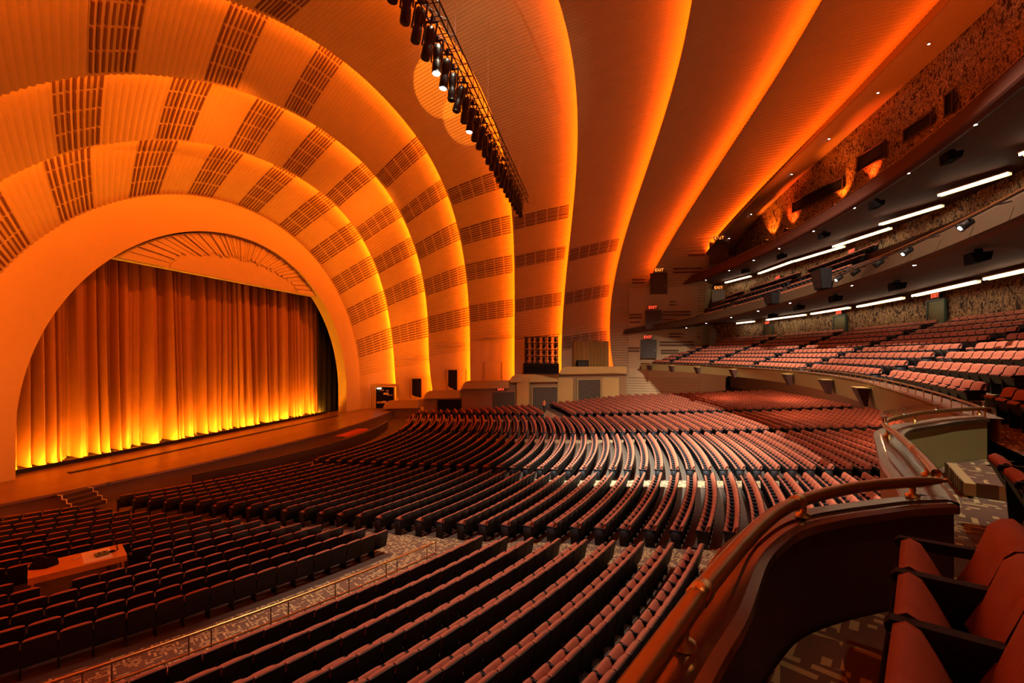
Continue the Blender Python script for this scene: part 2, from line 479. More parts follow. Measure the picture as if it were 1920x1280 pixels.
mb.grid([rows[0] + np.array([0.012, 0, 0.0]), rows[0] * 0.6 + rows[1] * 0.4 + np.array([0.018, 0, 0.0])])
h_ = mb.obj('hem', CURTAIN, o, smooth=True)
# black side leg at the right of the opening
mb = MB(); yl = np.linspace(YC + 12.6, YC + 17, 60)
lx = -33.9 + 0.15 * np.abs(np.sin(yl * 3.1))
mb.grid([np.c_[lx - 1.4 * 0, yl, np.full(60, ZS)], np.c_[lx, yl, np.full(60, 9.0)]])
o = mb.obj('side_drape', BLACK, smooth=True)
tag(o, 'narrow black side drape beyond the far end of the gold curtain', 'curtain')
# lunette above the curtain: a shallow sunburst of slats
ZV = 6.47
lun = thing('sunburst_panel', 'pale sunburst panel of radiating slats filling the arch above the curtain', 'panel', (-32.45, YC + 0.3, ZV))
hw = 11.2
t = np.linspace(0, math.pi, 41)
def outer(a):
    # distance from the panel centre to the arch line at angle a
    for r in np.linspace(2.5, 14, 400):
        y, z = r * math.cos(a), ZV + r * math.sin(a)
        if (abs(y) / 15.3) ** 2 + (max(0, z + 4.38) / 14.69) ** 2 > 1.0: return r
    return 14
mb = MB()
ob = [(0, outer(a) * math.cos(a), outer(a) * math.sin(a)) for a in t]
mb.add([(0, 0, 0)] + ob + [(-0.6, 0, 0)] + [(-0.6, p[1], p[2]) for p in ob],
       [(0, i, i + 1) for i in range(1, 41)] + [(42, 42 + i + 1, 42 + i) for i in range(1, 41)] +
       [(i, 42 + i, 43 + i, i + 1) for i in range(1, 41)] + [(0, 41, 83, 42), (0, 42, 43, 1)])
mb.obj('backing', SMOOTH, lun)
mb = MB()
inn = [(6.6 * math.cos(a), 1.75 * math.sin(a)) for a in t]
mb.add([(0.14, 0, 0)] + [(0.14, y, z) for y, z in inn] + [(0, 0, 0)] + [(0, y, z) for y, z in inn],
       [(0, i, i + 1) for i in range(1, 41)] + [(i, 42 + i, 43 + i, i + 1) for i in range(1, 41)])
mb.obj('inner_fan', SMOOTH, lun)
NR = 54
for i in range(NR):
    a0 = math.pi * (i + 0.06) / NR; a1 = math.pi * (i + 0.80 + 0.14 * rc.random()) / NR
    am = (a0 + a1) / 2
    ri = 1.0 / math.sqrt((math.cos(am) / 6.7) ** 2 + (math.sin(am) / 1.85) ** 2)
    ro0, ro1 = outer(a0) - 0.1, outer(a1) - 0.1
    if min(ro0, ro1) - ri < 0.3: continue
    d = rc.uniform(0.05, 0.17)
    ri += rc.uniform(0, 0.5)
    V = [(x, r * math.cos(a), r * math.sin(a)) for x in (0, d) for a, r in ((a0, ri), (a0, ro0), (a1, ro1), (a1, ri))]
    mb = MB(); mb.add(V, [(0, 1, 2, 3), (7, 6, 5, 4), (0, 4, 5, 1), (1, 5, 6, 2), (2, 6, 7, 3), (3, 7, 4, 0)])
    mb.obj('ray_slat', SMOOTH, lun)
# footlight trough in front of the curtain
tr = thing('footlight_trough', 'low dark footlight trough running along the foot of the gold curtain', 'light', (-33.3, YC - 0.8, ZS))
MB().box((0.10, 0, 0.13), (0.06, 28.5, 0.24)).box((-0.15, 0, 0.02), (0.5, 28.5, 0.03)).obj('housing', BLACKMETAL, tr)
for i in range(24):
    y = -13.6 + i * 1.18
    MB().box((-0.02, y, 0.12), (0.06, 0.85, 0.16), R=np.array([[math.cos(0.25), 0, math.sin(0.25)], [0, 1, 0], [-math.sin(0.25), 0, math.cos(0.25)]])).obj('lamp', FOOT, tr)
o = MB().box((-30.6, YC - 1.0, ZS + 0.03), (0.28, 25.5, 0.05)).obj('stage_track', BLACKMETAL)
tag(o, 'thin dark floor track laid across the stage boards before the curtain', 'track')
# portable stage steps
st = thing('stage_steps', 'small dark portable steps with pale edges leading up to the stage', 'steps', (-26.45, 17.0, -7.45))
for i in range(4):
    MB().box((0.15 + 0.3 * (3 - i), 0, 0.09 + 0.18 * i), (0.3, 1.3, 0.18)).obj('tread', DARKBROWN, st)
    for sy in (-1, 1):
        MB().box((0.29 + 0.3 * (3 - i), sy * 0.66, 0.10 + 0.18 * i), (0.035, 0.04, 0.2)).box((0.15 + 0.3 * (3 - i), sy * 0.66, 0.18 + 0.18 * i), (0.3, 0.04, 0.035)).obj('edge_trim', WHITEPAPER, st)
# orchestra pit rail and red cloth
phs = np.linspace(-0.36, 0.36, 61)
mb = MB(); R0 = 32.6
mb.grid([[polar(R, p, z) for p in phs] for R, z in ((R0, -8.2), (R0, -6.95), (R0 + 0.14, -6.95), (R0 + 0.14, -8.2))])
struct(mb.obj('wall_pit', mat('pit_wall', (0.05, 0.028, 0.02), 0.5)))
rcov = MB()
P = [[polar(R, p, z) for p in np.linspace(0.03, 0.16, 9)] for R, z in ((31.4, -6.82), (32.4, -6.80), (32.5, -6.9), (32.55, -7.5))]
rcov.grid(P)
tag(rcov.obj('pit_cover', REDCLOTH), 'red cloth spread over the orchestra pit edge in front of the stage', 'cloth')

# ------------------------------------------------------------------ orchestra floor
Rg = np.linspace(28, 84, 57); pg = np.linspace(-0.78, 0.72, 61)
mb = MB()
mb.grid([[(*polar(R, p)[:2], zfloor(R, polar(R, p)[1])) for p in pg] for R in Rg])
struct(mb.obj('floor', MAROON, smooth=True))
AISLES = (16.2, 26.6, 39.8, 50.2)
AW = (2.0, 1.5, 1.5, 1.8)
def front_edge(y): return CX + math.sqrt(35.0 ** 2 - (y - YC) ** 2) - 0.4
WHERE = ('near side of the hall', 'second from the near side', 'third from the near side', 'far side of the hall')
for k, (ya, wa) in enumerate(zip(AISLES, AW)):
    x0 = front_edge(ya); xs = np.linspace(x0, CX + math.sqrt(79.8 ** 2 - (ya - YC) ** 2) - 0.3, 70)
    mb = MB()
    mb.grid([[(x, y, zfloor(pol_of(x, y)[0], y) + 0.015) for x in xs] for y in np.linspace(ya - wa / 2, ya + wa / 2, 4)])
    o = mb.obj('aisle_carpet', CARPET)
    tag(o, 'strip of patterned carpet along the straight aisle, %s' % WHERE[k], 'carpet', 'aisle carpets')
def floor_strip(R0, R1, p0, p1, label):
    mb = MB()
    mb.grid([[(*polar(R, p)[:2], zfloor(R, polar(R, p)[1]) + 0.02) for p in np.linspace(p0, p1, 40)] for R in np.linspace(R0, R1, 4)])
    o = mb.obj('aisle_carpet', CARPET); tag(o, label, 'carpet', 'aisle carpets')
def phi_at(R, y): return math.asin(max(-1, min(1, (y - YC) / R)))
RC0, RC1 = 50.3, 52.1
floor_strip(RC0, RC1, phi_at(51, 3.0), phi_at(51, AISLES[0] - 0.86), 'curved patterned carpet in the cross aisle behind the brass railing')
floor_strip(RC0, RC1, phi_at(51, AISLES[3] + 0.86), phi_at(51, 57.5), 'curved patterned carpet in the far cross aisle by the steps')

# ------------------------------------------------------------------ mezzanines
def udroop(y): return max(0.0, (YC - y) / 20.0)
def sweep_phi(mb, prof, p0, p1, n=90, mi=0):
    """prof: list of functions (y)->(R,z)"""
    rows = []
    for fn in prof:
        r = []
        for p in np.linspace(p0, p1, n):
            y = YC + 66 * math.sin(p); R, z = fn(y); r.append(polar(R, p, z))
        rows.append(r)
    mb.grid(rows, mi)
PM0, PM1 = -0.338, 0.50
RF = 65.8
zl = lambda y: -0.97 - 0.27 * udroop(y) ** 2
zb = lambda y: -1.86 - 0.55 * udroop(y) ** 2
mb = MB()
sweep_phi(mb, [lambda y: (RF + 0.45, zl(y)), lambda y: (RF + 0.45, -1.75)], PM0, PM1)
sweep_phi(mb, [lambda y: (RF + 0.06, zl(y) - 0.02), lambda y: (RF + 0.06, zl(y) - 0.10), lambda y: (RF + 0.02, zl(y) - 0.12), lambda y: (RF + 0.22, zb(y))], PM0, PM1)
mb2 = MB(); sweep_phi(mb2, [lambda y: (RF + 0.22, zb(y)), lambda y: (RF + 0.6, zb(y) + 0.15), lambda y: (RF + 15.2, -2.2)], PM0, PM1 + 0.03)
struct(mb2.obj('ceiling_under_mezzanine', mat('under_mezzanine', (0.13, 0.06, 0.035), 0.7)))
fas = struct(mb.obj('wall_mezzanine_front', FASCIA)); recalc(fas)
mb = MB()
sweep_phi(mb, [lambda y: (RF + 0.04, zl(y) - 0.03), lambda y: (RF - 0.03, zl(y) - 0.03), lambda y: (RF - 0.03, zl(y) + 0.02), lambda y: (RF + 0.50, zl(y) + 0.02), lambda y: (RF + 0.50, zl(y) - 0.04)], PM0, PM1)
led = mb.obj('bronze_coping', LEDGE, fas); recalc(led)
# floor and stepped rows of the mezzanine
NROW = 9
def rowfloor(k, y): return -1.40 + 0.36 * k - 0.27 * udroop(y) ** 2 * max(0, 1 - k / 2.5)
def rowR(k): return 67.3 + 0.95 * k      # back of the seats of row k
prof = [lambda y: (66.15, -1.75), lambda y: (66.45, -1.75)]
for k in range(NROW):
    prof.append(lambda y, k=k: (rowR(k) - 0.82, rowfloor(k, y)))
    prof.append(lambda y, k=k: (rowR(k) + 0.125, rowfloor(k, y)))
prof.append(lambda y: (76.5, rowfloor(NROW - 1, y) + 0.1))
mb = MB(); sweep_phi(mb, prof, -0.53, 0.53, 110)
struct(mb.obj('floor_mezzanine', CARPET))
def upper(y0): return lambda y: y0
# upper mezzanines: lip, fascia, soffit
def balcony(R0, zc, drop, top, rear, name, tail, p0=-0.50, p1=0.517):
    tk = lambda y: max(0.0, (y - 57.5) / 8.4) ** 2
    RR = lambda y: R0 - tail * tk(y)
    zlip = lambda y: zc - drop * (y - YC) ** 2 - 0.35 * tk(y)
    tp = lambda y: top * (1 - 0.45 * min(1, tk(y)))
    mb = MB()
    sweep_phi(mb, [lambda y: (RR(y) + 0.9, zlip(y) + tp(y)), lambda y: (RR(y) + 0.25, zlip(y) + tp(y)), lambda y: (RR(y) + 0.18, zlip(y) + tp(y) - 0.08),
                   lambda y: (RR(y) - 0.05, zlip(y) + 0.10), lambda y: (RR(y), zlip(y))], p0, p1)
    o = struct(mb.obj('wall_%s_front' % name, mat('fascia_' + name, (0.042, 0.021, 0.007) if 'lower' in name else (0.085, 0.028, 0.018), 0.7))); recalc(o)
    mb = MB()
    sweep_phi(mb, [lambda y: (RR(y), zlip(y)), lambda y: (RR(y) + 0.25, zlip(y) - 0.06), lambda y: (RR(y) + 0.5, zlip(y) + 0.05),
                   lambda y: (RR(y) + 2.5, zlip(y) * 0.5 + rear * 0.5 + 0.05), lambda y: (75.9, rear)], p0, p1)
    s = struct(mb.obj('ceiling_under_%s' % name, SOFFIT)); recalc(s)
    mb = MB()
    path = [polar(RR(YC + 66 * math.sin(p)) + 0.35, p, zlip(YC + 66 * math.sin(p)) + tp(YC + 66 * math.sin(p)) + 0.16) for p in np.linspace(p0, p1, 90)]
    mb.tube(path, 0.035, 6)
    mb.obj('rail', BRONZE, o, smooth=True)
    for p in np.linspace(p0, p1, 60):
        q = polar(RR(YC + 66 * math.sin(p)) + 0.35, p, zlip(YC + 66 * math.sin(p)) + tp(YC + 66 * math.sin(p)))
        MB().tube([q, q + np.array([0, 0, 0.16])], 0.018, 5, caps=False).obj('rail_post', BRONZE, o)
    return zlip
z2 = balcony(69.0, 4.50, 0.0010, 0.95, 4.30, 'balcony_lower', 5.3)
z3 = balcony(70.3, 10.12, 0.0010, 1.00, 9.75, 'balcony_upper', 5.0)
# stepped floor of the lower balcony (only its front rows can be seen)
prof = [lambda y: (69.6, z2(y) + 0.25)]
for k in range(5):
    prof.append(lambda y, k=k: (70.3 + 0.95 * k, z2(y) + 0.25 + 0.80 * k)); prof.append(lambda y, k=k: (71.25 + 0.95 * k, z2(y) + 0.25 + 0.80 * k))
mb = MB(); sweep_phi(mb, prof, -0.45, 0.52)
struct(mb.obj('floor_balcony_lower', MAROON))
mb = MB(); sweep_phi(mb, [lambda y: (70.5, z3(y) + 0.3), lambda y: (78.5, z3(y) + 3.4)], -0.45, 0.50)
struct(mb.obj('floor_balcony_upper', MAROON))
# rear walls
def rear_wall(name, R, z0, z1, p0=-0.55, p1=0.50, m=CAMO):
    mb = MB(); ps = np.linspace(p0, p1, 60)
    mb.grid([[polar(R, p, z0) for p in ps], [polar(R, p, z1) for p in ps]])
    return struct(mb.obj(name, m))
rear_wall('wall_rear', 75.7, 1.0, 4.32)
rear_wall('wall_rear', 75.7, 6.5, 9.77)
mb = MB()
PB, _, dB = curve(10)
S = np.linspace(0, 1, 241); top_ = arch(10, S)
mb.grid([top_ + np.array([0.02, 0, 0]), np.c_[top_[:, 0], top_[:, 1], np.minimum(top_[:, 2], 11.5)]])
struct(mb.obj('wall_rear_upper', CAMO))
rear_wall('wall_rear_orchestra', 80.5, -8.2, -1.6, m=mat('dark_lobby_wall', (0.16, 0.075, 0.04), 0.6))
# near side of the house, behind and beside the camera
mb = MB()
mb.grid([[(-6, -3.2, -8), (-6, -3.2, 20)], [(30, -3.2, -8), (30, -3.2, 20)]])
struct(mb.obj('wall_near', SMOOTH))
mb = MB()
mb.grid([[(24.6, -8, -8), (24.6, -8, 24)], [(24.6, 76, -8), (24.6, 76, 24)]])
struct(mb.obj('wall_back', BLACK))

# ------------------------------------------------------------------ near boxes: parapets with coping, rails
def smooth_path(pts, n):
    pts = np.array(pts, float)
    P = np.vstack([2 * pts[0] - pts[1], pts, 2 * pts[-1] - pts[-2]])
    out = []
    for i in range(1, len(P) - 2):
        for t in np.linspace(0, 1, n, endpoint=False):
            a, b, c, d = P[i - 1], P[i], P[i + 1], P[i + 2]
            out.append(0.5 * (2 * b + (c - a) * t + (2 * a - 5 * b + 4 * c - d) * t * t + (-a + 3 * b - 3 * c + d) * t ** 3))
    out.append(P[-2])
    return np.array(out)
def offset_path(P, d):
    T = np.gradient(P, axis=0); T /= np.linalg.norm(T, axis=1)[:, None]
    return P + d * np.c_[T[:, 1], -T[:, 0]]      # to the right of travel
def path_sweep(mb, P, prof, mi=0):
    mb.grid([np.c_[offset_path(P, d), np.full(len(P), z)] for d, z in prof], mi)
def endcap(mb, P, prof, k):
    Q = [(*offset_path(P, d)[k], z) for d, z in prof]
    mb.add(Q, [tuple(range(len(Q)))])
# inner edge of the coping, from the near side towards the rear
IN1 = smooth_path([(-1.0, -1.2), (-0.46, 0.1), (0.243, 1.588), (0.48, 2.06), (0.70, 2.59), (0.87, 2.89), (1.09, 3.18), (1.41, 3.43), (1.81, 3.67), (2.05, 3.80), (2.33, 3.90)], 6)
IN2 = smooth_path([(2.36, 3.97), (2.57, 4.48), (2.88, 5.35), (3.25, 6.2), (3.60, 7.0), (3.80, 7.38), (4.15, 7.85), (4.77, 8.40), (5.25, 8.85), (5.80, 9.25), (6.10, 9.42)], 6)
WALLP = [(0.0, -1.05), (-0.02, -1.09), (0.03, -1.11), (0.03, -1.80)]
def box_parapet(P, width, name_i, label, wallm=None):
    root = thing('box_parapet', label, 'parapet', (float(P[len(P) // 2][0]), float(P[len(P) // 2][1]), -1.75))
    mb = MB()
    prof = [(0.0, -1.79), (0.0, -1.13), (-width + 0.04, -1.13), (-width + 0.05, -1.86)]
    path_sweep(mb, P, prof); endcap(mb, P, prof, -1)
    prof2 = [(0.0, -1.79), (-width + 0.05, -1.86)]
    path_sweep(mb, P, prof2)
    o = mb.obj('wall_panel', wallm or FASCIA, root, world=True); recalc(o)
    prof = [(0.04, -1.12), (0.04, -1.07), (0.0, -1.055), (-0.035, -1.055), (-0.045, -1.04), (-width + 0.05, -1.04), (-width + 0.04, -1.055), (-width + 0.02, -1.06), (-width - 0.02, -1.075), (-width - 0.02, -1.13), (0.04, -1.12)]
    mb = MB(); path_sweep(mb, P, prof); endcap(mb, P, prof[:-1], -1)
    o = mb.obj('coping', LEDGE, root, world=True); recalc(o)
    return root
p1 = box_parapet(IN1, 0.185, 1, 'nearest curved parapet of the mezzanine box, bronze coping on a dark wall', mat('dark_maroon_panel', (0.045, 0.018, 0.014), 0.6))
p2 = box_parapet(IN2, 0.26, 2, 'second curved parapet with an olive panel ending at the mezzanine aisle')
inner = np.vstack([offset_path(IN1, 0.02), offset_path(IN2, 0.02)])
outer_arc = np.array([polar(max(65.3, pol_of(*q)[0] + 0.3), pol_of(*q)[1])[:2] for q in inner])
mb = MB(); mb.grid([np.c_[inner, np.full(len(inner), -1.755)], np.c_[outer_arc, np.full(len(inner), -1.755)]])
struct(mb.obj('floor_box', CARPET))
mb = MB(); mb.grid([np.c_[offset_path(np.vstack([IN1, IN2]), -0.05), np.full(len(inner), -1.9)], np.c_[outer_arc, np.full(len(inner), -1.9)]])
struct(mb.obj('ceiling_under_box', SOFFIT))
# hand rails on the two boxes
RL1 = smooth_path([(-1.15, -1.2), (-0.56, 0.05), (0.057, 1.365), (0.36, 2.01), (0.78, 2.79), (1.096, 3.23), (1.45, 3.56), (1.84, 3.82), (2.38, 4.06)], 6)
RL2 = smooth_path([(2.44, 4.28), (2.68, 4.88), (2.95, 5.6), (3.24, 6.42), (3.45, 7.05), (3.75, 7.62), (4.25, 8.2), (4.75, 8.72), (5.35, 9.2), (5.88, 9.55), (6.45, 9.85)], 6)
def hand_rail(P, label, posts, r=0.036, knuckles=(), tail=True):
    root = thing('hand_rail', label, 'railing', (float(P[len(P) // 2][0]), float(P[len(P) // 2][1]), -1.03))
    Z = np.full(len(P), -0.93); P3 = np.c_[P, Z]
    rr = np.full(len(P), r)
    if tail:
        d = np.cumsum(np.r_[0, np.linalg.norm(np.diff(P, axis=0), axis=1)]); e = d[-1] - d
        rr = np.where(e < 0.25, r * (0.35 + 0.65 * e / 0.25), r)
    MB().tube(P3, rr, 10).obj('rail', BRONZE, root, smooth=True, world=True)
    for i in posts:
        q = P3[i]
        mb = MB(); mb.lathe([(0.045, -0.105), (0.045, -0.09), (0.016, -0.08), (0.022, -0.055), (0.016, -0.035), (0.03, -0.02)], q, 10)
        mb.obj('post', GOLD, root, smooth=True, world=True)
    for i in knuckles:
        q, t = P3[i], P3[min(i + 1, len(P3) - 1)] - P3[i - 1]
        mb = MB(); mb.lathe([(r * 1.0, -0.05), (r * 1.12, -0.045), (r * 1.12, 0.045), (r * 1.0, 0.05)], q, 12, t)
        mb.obj('joint_ring', GOLD, root, smooth=True, world=True)
    return root
hand_rail(RL1, 'thick bronze handrail curving over the nearest parapet in the foreground', [15, 31, 45], 0.040, [17, 30])
hand_rail(RL2, 'bronze handrail on the second parapet, behind the foreground one', [4, 22, 40, 57], 0.034, [10, 33])
# clear acrylic guard above the second parapet
mb = MB()
Pg = offset_path(RL2, 0.0)[22:60]
gr = thing('acrylic_guard', 'thin clear acrylic guard strip curving above the second parapet', 'guard', (4.0, 8.0, -0.93))
for (za, zb_) in ((-0.80, -0.83),):
    mb.grid([np.c_[offset_path(Pg, d), np.full(len(Pg), z)] for d, z in ((-0.05, -0.80), (-0.05, -0.86), (-0.04, -0.86), (-0.04, -0.80), (-0.05, -0.80))])
mb.obj('strip', GLASS, gr, world=True)
for i in (2, 14, 24, 36):
    q = np.array([*Pg[i], -0.93])
    MB().lathe([(0.028, 0.02), (0.012, 0.05), (0.012, 0.10), (0.03, 0.13)], q, 8).obj('bracket', STEEL, gr, smooth=True, world=True)
# long rail of the main mezzanine front
rl = thing('mezzanine_rail', 'long brass rail with short posts following the curved mezzanine front', 'railing', (CX + RF, YC, -0.95))
zr = lambda y: zl(y) + 0.20
ps = np.linspace(PM0, PM1, 140)
path = [polar(RF + 0.22, p, zr(YC + 66 * math.sin(p))) for p in ps]
MB().tube(path, 0.03, 8).obj('rail', BRONZE, rl, smooth=True, world=True)
pm = MB(); pm.tube([(0, 0, 0), (0, 0, 0.19)], 0.014, 6, caps=False); post_me = pm.mesh('post', GOLD)
for p in np.linspace(PM0, PM1, 72):
    q = polar(RF + 0.22, p, zl(YC + 66 * math.sin(p)) + 0.01)
    o = bpy.data.objects.new('post', post_me); o.location = Vector(q) - rl.location; o.parent = rl; COL.objects.link(o)
# carpeted step between the boxes and the rows
sp = thing('carpet_step', 'low carpeted step with a pale nosing beside the second parapet', 'step', (4.9, 7.2, -1.75))
a = math.atan2(7.2 - YC, 4.9 - CX)
Rm = np.array([[math.cos(a), -math.sin(a), 0], [math.sin(a), math.cos(a), 0], [0, 0, 1]])
MB().box((0.25, 0, 0.085), (1.5, 1.35, 0.17), R=Rm).obj('tread', CARPET, sp)
MB().box(tuple(Rm @ np.array([-0.46, 0, 0.10])), (0.1, 1.36, 0.15), R=Rm).obj('nosing', mat('pale_nosing', (0.50, 0.40, 0.20), 0.8), sp)

# ------------------------------------------------------------------ seats
def seat_parts(ny):
    """meshes of one tip-up seat; origin on the floor under its back, +x to the rear"""
    hw_ = 0.255
    ysn = np.linspace(-hw_, hw_, ny) if ny > 3 else np.array([-1, -0.8, 0.8, 1.0]) * hw_; ny = len(ysn)
    crown = lambda y: 1 - abs(y / hw_) ** 5
    mb = MB(); rows = []
    for y in ysn:
        c = crown(y)
        rows.append([(-0.155, y, 0.43), (-0.19 + 0.02 * c, y, 0.47), (-0.115 - 0.018 * c, y, 0.64), (-0.06 - 0.02 * c, y, 0.80 + 0.02 * c), (-0.03, y, 0.835 + 0.032 * c),
                     (0.015, y, 0.845 + 0.035 * c), (0.05, y, 0.82 + 0.03 * c), (0.055, y, 0.765), (-0.02, y, 0.50), (-0.09, y, 0.43)])
    P = np.array(rows)
    if ny <= 4: P = P[:, [0, 2, 3, 5, 6, 7, 9]]
    mb.grid(P, closed_v=True)
    n = P.shape[1]
    mb.f.append(tuple(range(n))); mb.m.append(0)
    mb.f.append(tuple(reversed(range((ny - 1) * n, ny * n)))); mb.m.append(0)
    back = mb
    sh = MB()
    A = [(-0.075, 0.25), (0.058, 0.852), (0.080, 0.848), (-0.05, 0.24)]
    sh.add([(x, y, z) for y in (-0.262, 0.262) for x, z in A], [(0, 1, 2, 3), (7, 6, 5, 4), (0, 4, 5, 1), (1, 5, 6, 2), (2, 6, 7, 3), (3, 7, 4, 0)])
    cu = MB(); rows = []
    for y in np.linspace(-0.235, 0.235, ny - 2 if ny > 4 else 3):
        c = 1 - abs(y / 0.235) ** 4
        rows.append([(-0.205, y, 0.40), (-0.285, y, 0.55 + 0.02 * c), (-0.335, y, 0.635 + 0.015 * c), (-0.38, y, 0.655 + 0.02 * c), (-0.42, y, 0.63 + 0.012 * c), (-0.425, y, 0.585), (-0.31, y, 0.37), (-0.24, y, 0.36)])
    P = np.array(rows)
    if ny <= 4: P = P[:, [0, 2, 3, 4, 6]]
    cu.grid(P, closed_v=True); n = P.shape[1]; m_ = P.shape[0]
    cu.f.append(tuple(range(n))); cu.m.append(0); cu.f.append(tuple(reversed(range((m_ - 1) * n, m_ * n)))); cu.m.append(0)
    pan = MB()
    A = [(-0.44, 0.60), (-0.425, 0.585), (-0.30, 0.36), (-0.24, 0.345), (-0.26, 0.325), (-0.32, 0.345)]
    pan.add([(x, y, z) for y in (-0.225, 0.225) for x, z in A], [tuple(range(6)), tuple(reversed(range(6, 12)))] + [(i, 6 + i, 6 + (i + 1) % 6, (i + 1) % 6) for i in range(6)])
    arm = MB()
    A = [(-0.44, 0.585), (-0.45, 0.615), (-0.43, 0.64), (-0.03, 0.655), (0.0, 0.64), (-0.02, 0.60)]
    arm.add([(x, y, z) for y in (-0.305, -0.255) for x, z in A], [tuple(range(6)), tuple(reversed(range(6, 12)))] + [(i, 6 + i, 6 + (i + 1) % 6, (i + 1) % 6) for i in range(6)])
    stand = MB()
    A = [(-0.36, 0.0), (-0.40, 0.585), (-0.05, 0.60), (-0.02, 0.0)] if ny > 3 else [(-0.36, 0.0), (-0.40, 0.585), (-0.05, 0.60), (-0.02, 0.0)]
    stand.add([(x, y, z) for y in (-0.295, -0.265) for x, z in A], [(0, 1, 2, 3), (7, 6, 5, 4), (0, 4, 5, 1), (1, 5, 6, 2), (2, 6, 7, 3), (3, 7, 4, 0)])
    return [('backrest', back, PLUSH, True), ('back_shell', sh, SHELL, False), ('seat_cushion', cu, PLUSH, True), ('seat_pan', pan, SHELL, False), ('armrest', arm, ARMPAD, False), ('stand', stand, BLACKMETAL, False)]
HI = [(n, mb.mesh(n, m, smooth=s_), m) for n, mb, m, s_ in seat_parts(11)]
ea = MB(); 
for n_, mb_, m_, s__ in seat_parts(7):
    if n_ == 'armrest': ARM_END = mb_
END_ARM = MB(); END_ARM.add([(x, y + 0.56, z) for x, y, z in ARM_END.v], ARM_END.f)
END_ARM_ME = END_ARM.mesh('armrest', ARMPAD)
LO = seat_parts(3)
lv, lf, lm = [], [], []
for n_, mb_, m_, s__ in LO:
    o_ = len(lv); lv += mb_.v; lf += [tuple(i + o_ for i in f_) for f_ in mb_.f]
    lm += [{'backrest': 0, 'seat_cushion': 0, 'back_shell': 1, 'seat_pan': 1, 'armrest': 2, 'stand': 2}[n_]] * len(mb_.f)
lv = np.array(lv)

seats = []     # (x, y, z, phi, zone, row, index-from-start, widthscale)
def add_row(R, zf, y0, y1, pitch, zone, row, avoid=None):
    p0, p1 = phi_at(R, y0), phi_at(R, y1)
    L = R * (p1 - p0); n = int((L + 0.02) / pitch)
    if n < 1: return
    st_ = (L / n) / R if L / n < pitch * 1.08 else pitch / R
    for i in range(n):
        p = p0 + (i + 0.5) * st_ + (L - n * st_ * R) / (2 * R)
        x, y, _ = polar(R, p)
        if avoid and avoid(x, y): continue
        seats.append((x, y, zf(R, y), p, zone, row, i, n, st_ * R / 0.56))
def half_width(x): return 33.5 + 0.47 * min(x, 0) - 2.6
def desk_here(x, y): return abs(x + 16.2) < 1.35 and abs(y - 10.55) < 1.25
row = 0; R = 35.3
NFRONT = 0
while R < 79.6:
    xs_edge = CX + math.sqrt(max(0, R * R - 22 ** 2))
    hwid = half_width(xs_edge)
    # outer limits found on the row itself
    def lim(sign):
        d = 4.0
        while d < 31 and d < half_width(CX + math.sqrt(R * R - d * d)): d += 0.25
        return YC + sign * d
    yN, yF = lim(-1), lim(1)
    yN = max(yN - 2.6, -2.2); yF -= 0.7
    outer_ok = (not (RC0 - 0.1 < R < RC1 + 0.55)) and R > 35.5
    if outer_ok:
        zname = 'front_near' if R < RC0 else 'rear_near'
        add_row(R, zfloor, yN, AISLES[0] - 0.85, 0.56, zname, row, desk_here)
        zname = 'front_far' if R < RC0 else 'rear_far'
        add_row(R, zfloor, AISLES[3] + 0.85, yF, 0.56, zname, row)
    add_row(R, zfloor, AISLES[0] + 0.85, AISLES[1] - 0.75, 0.56, 'mid_near', row)
    add_row(R, zfloor, AISLES[1] + 0.75, AISLES[2] - 0.75, 0.56, 'centre', row)
    add_row(R, zfloor, AISLES[2] + 0.75, AISLES[3] - 0.85, 0.56, 'mid_far', row)
    R += 0.86; row += 1
# mezzanine rows, cut by radial aisles
MA = [-0.42, -0.278, -0.142, 0.012, 0.150, 0.285, 0.42]
for k in range(NROW):
    Rk = rowR(k)
    edges = [-0.50] + MA + [0.492]
    for b in range(len(edges) - 1):
        e0 = edges[b] + 0.009; e1 = edges[b + 1] - 0.009
        shift = 0.0
        add_row(Rk, lambda R_, y_, k=k: rowfloor(k, y_), YC + Rk * math.sin(e0 + shift), YC + Rk * math.sin(e1 + shift), 0.68, 'mezz%d' % b, k,
                (lambda x, y, k=k: (y < 6.7 and k < 1) or math.hypot(x, y) < 3.0 or y > 64.4))
for k in range(5):
    Rk = 71.0 + 0.95 * k
    for e0, e1 in ((0.10, 0.22), (0.24, 0.35), (0.37, 0.47)):
        add_row(Rk, lambda R_, y_, k=k: z2(y_) + 0.25 + 0.80 * k, YC + Rk * math.sin(e0), YC + Rk * math.sin(e1), 0.60, 'balcony', k, lambda x, y: y > 63.0)
# foreground row beside the camera and the short row on the step
for i, pa in enumerate(np.radians([-28.23, -28.72, -29.21, -29.70])):
    R_ = 64.52; x, y, _ = polar(R_, pa); seats.append((x, y, -1.70, pa, 'box', 0, i, 4, 1.0))
for i, pa in enumerate(np.radians([-25.30, -25.95, -26.60])):
    R_ = 65.25; x, y, _ = polar(R_, pa); seats.append((x, y, -1.66, pa, 'step', 0, i, 3, 1.15))

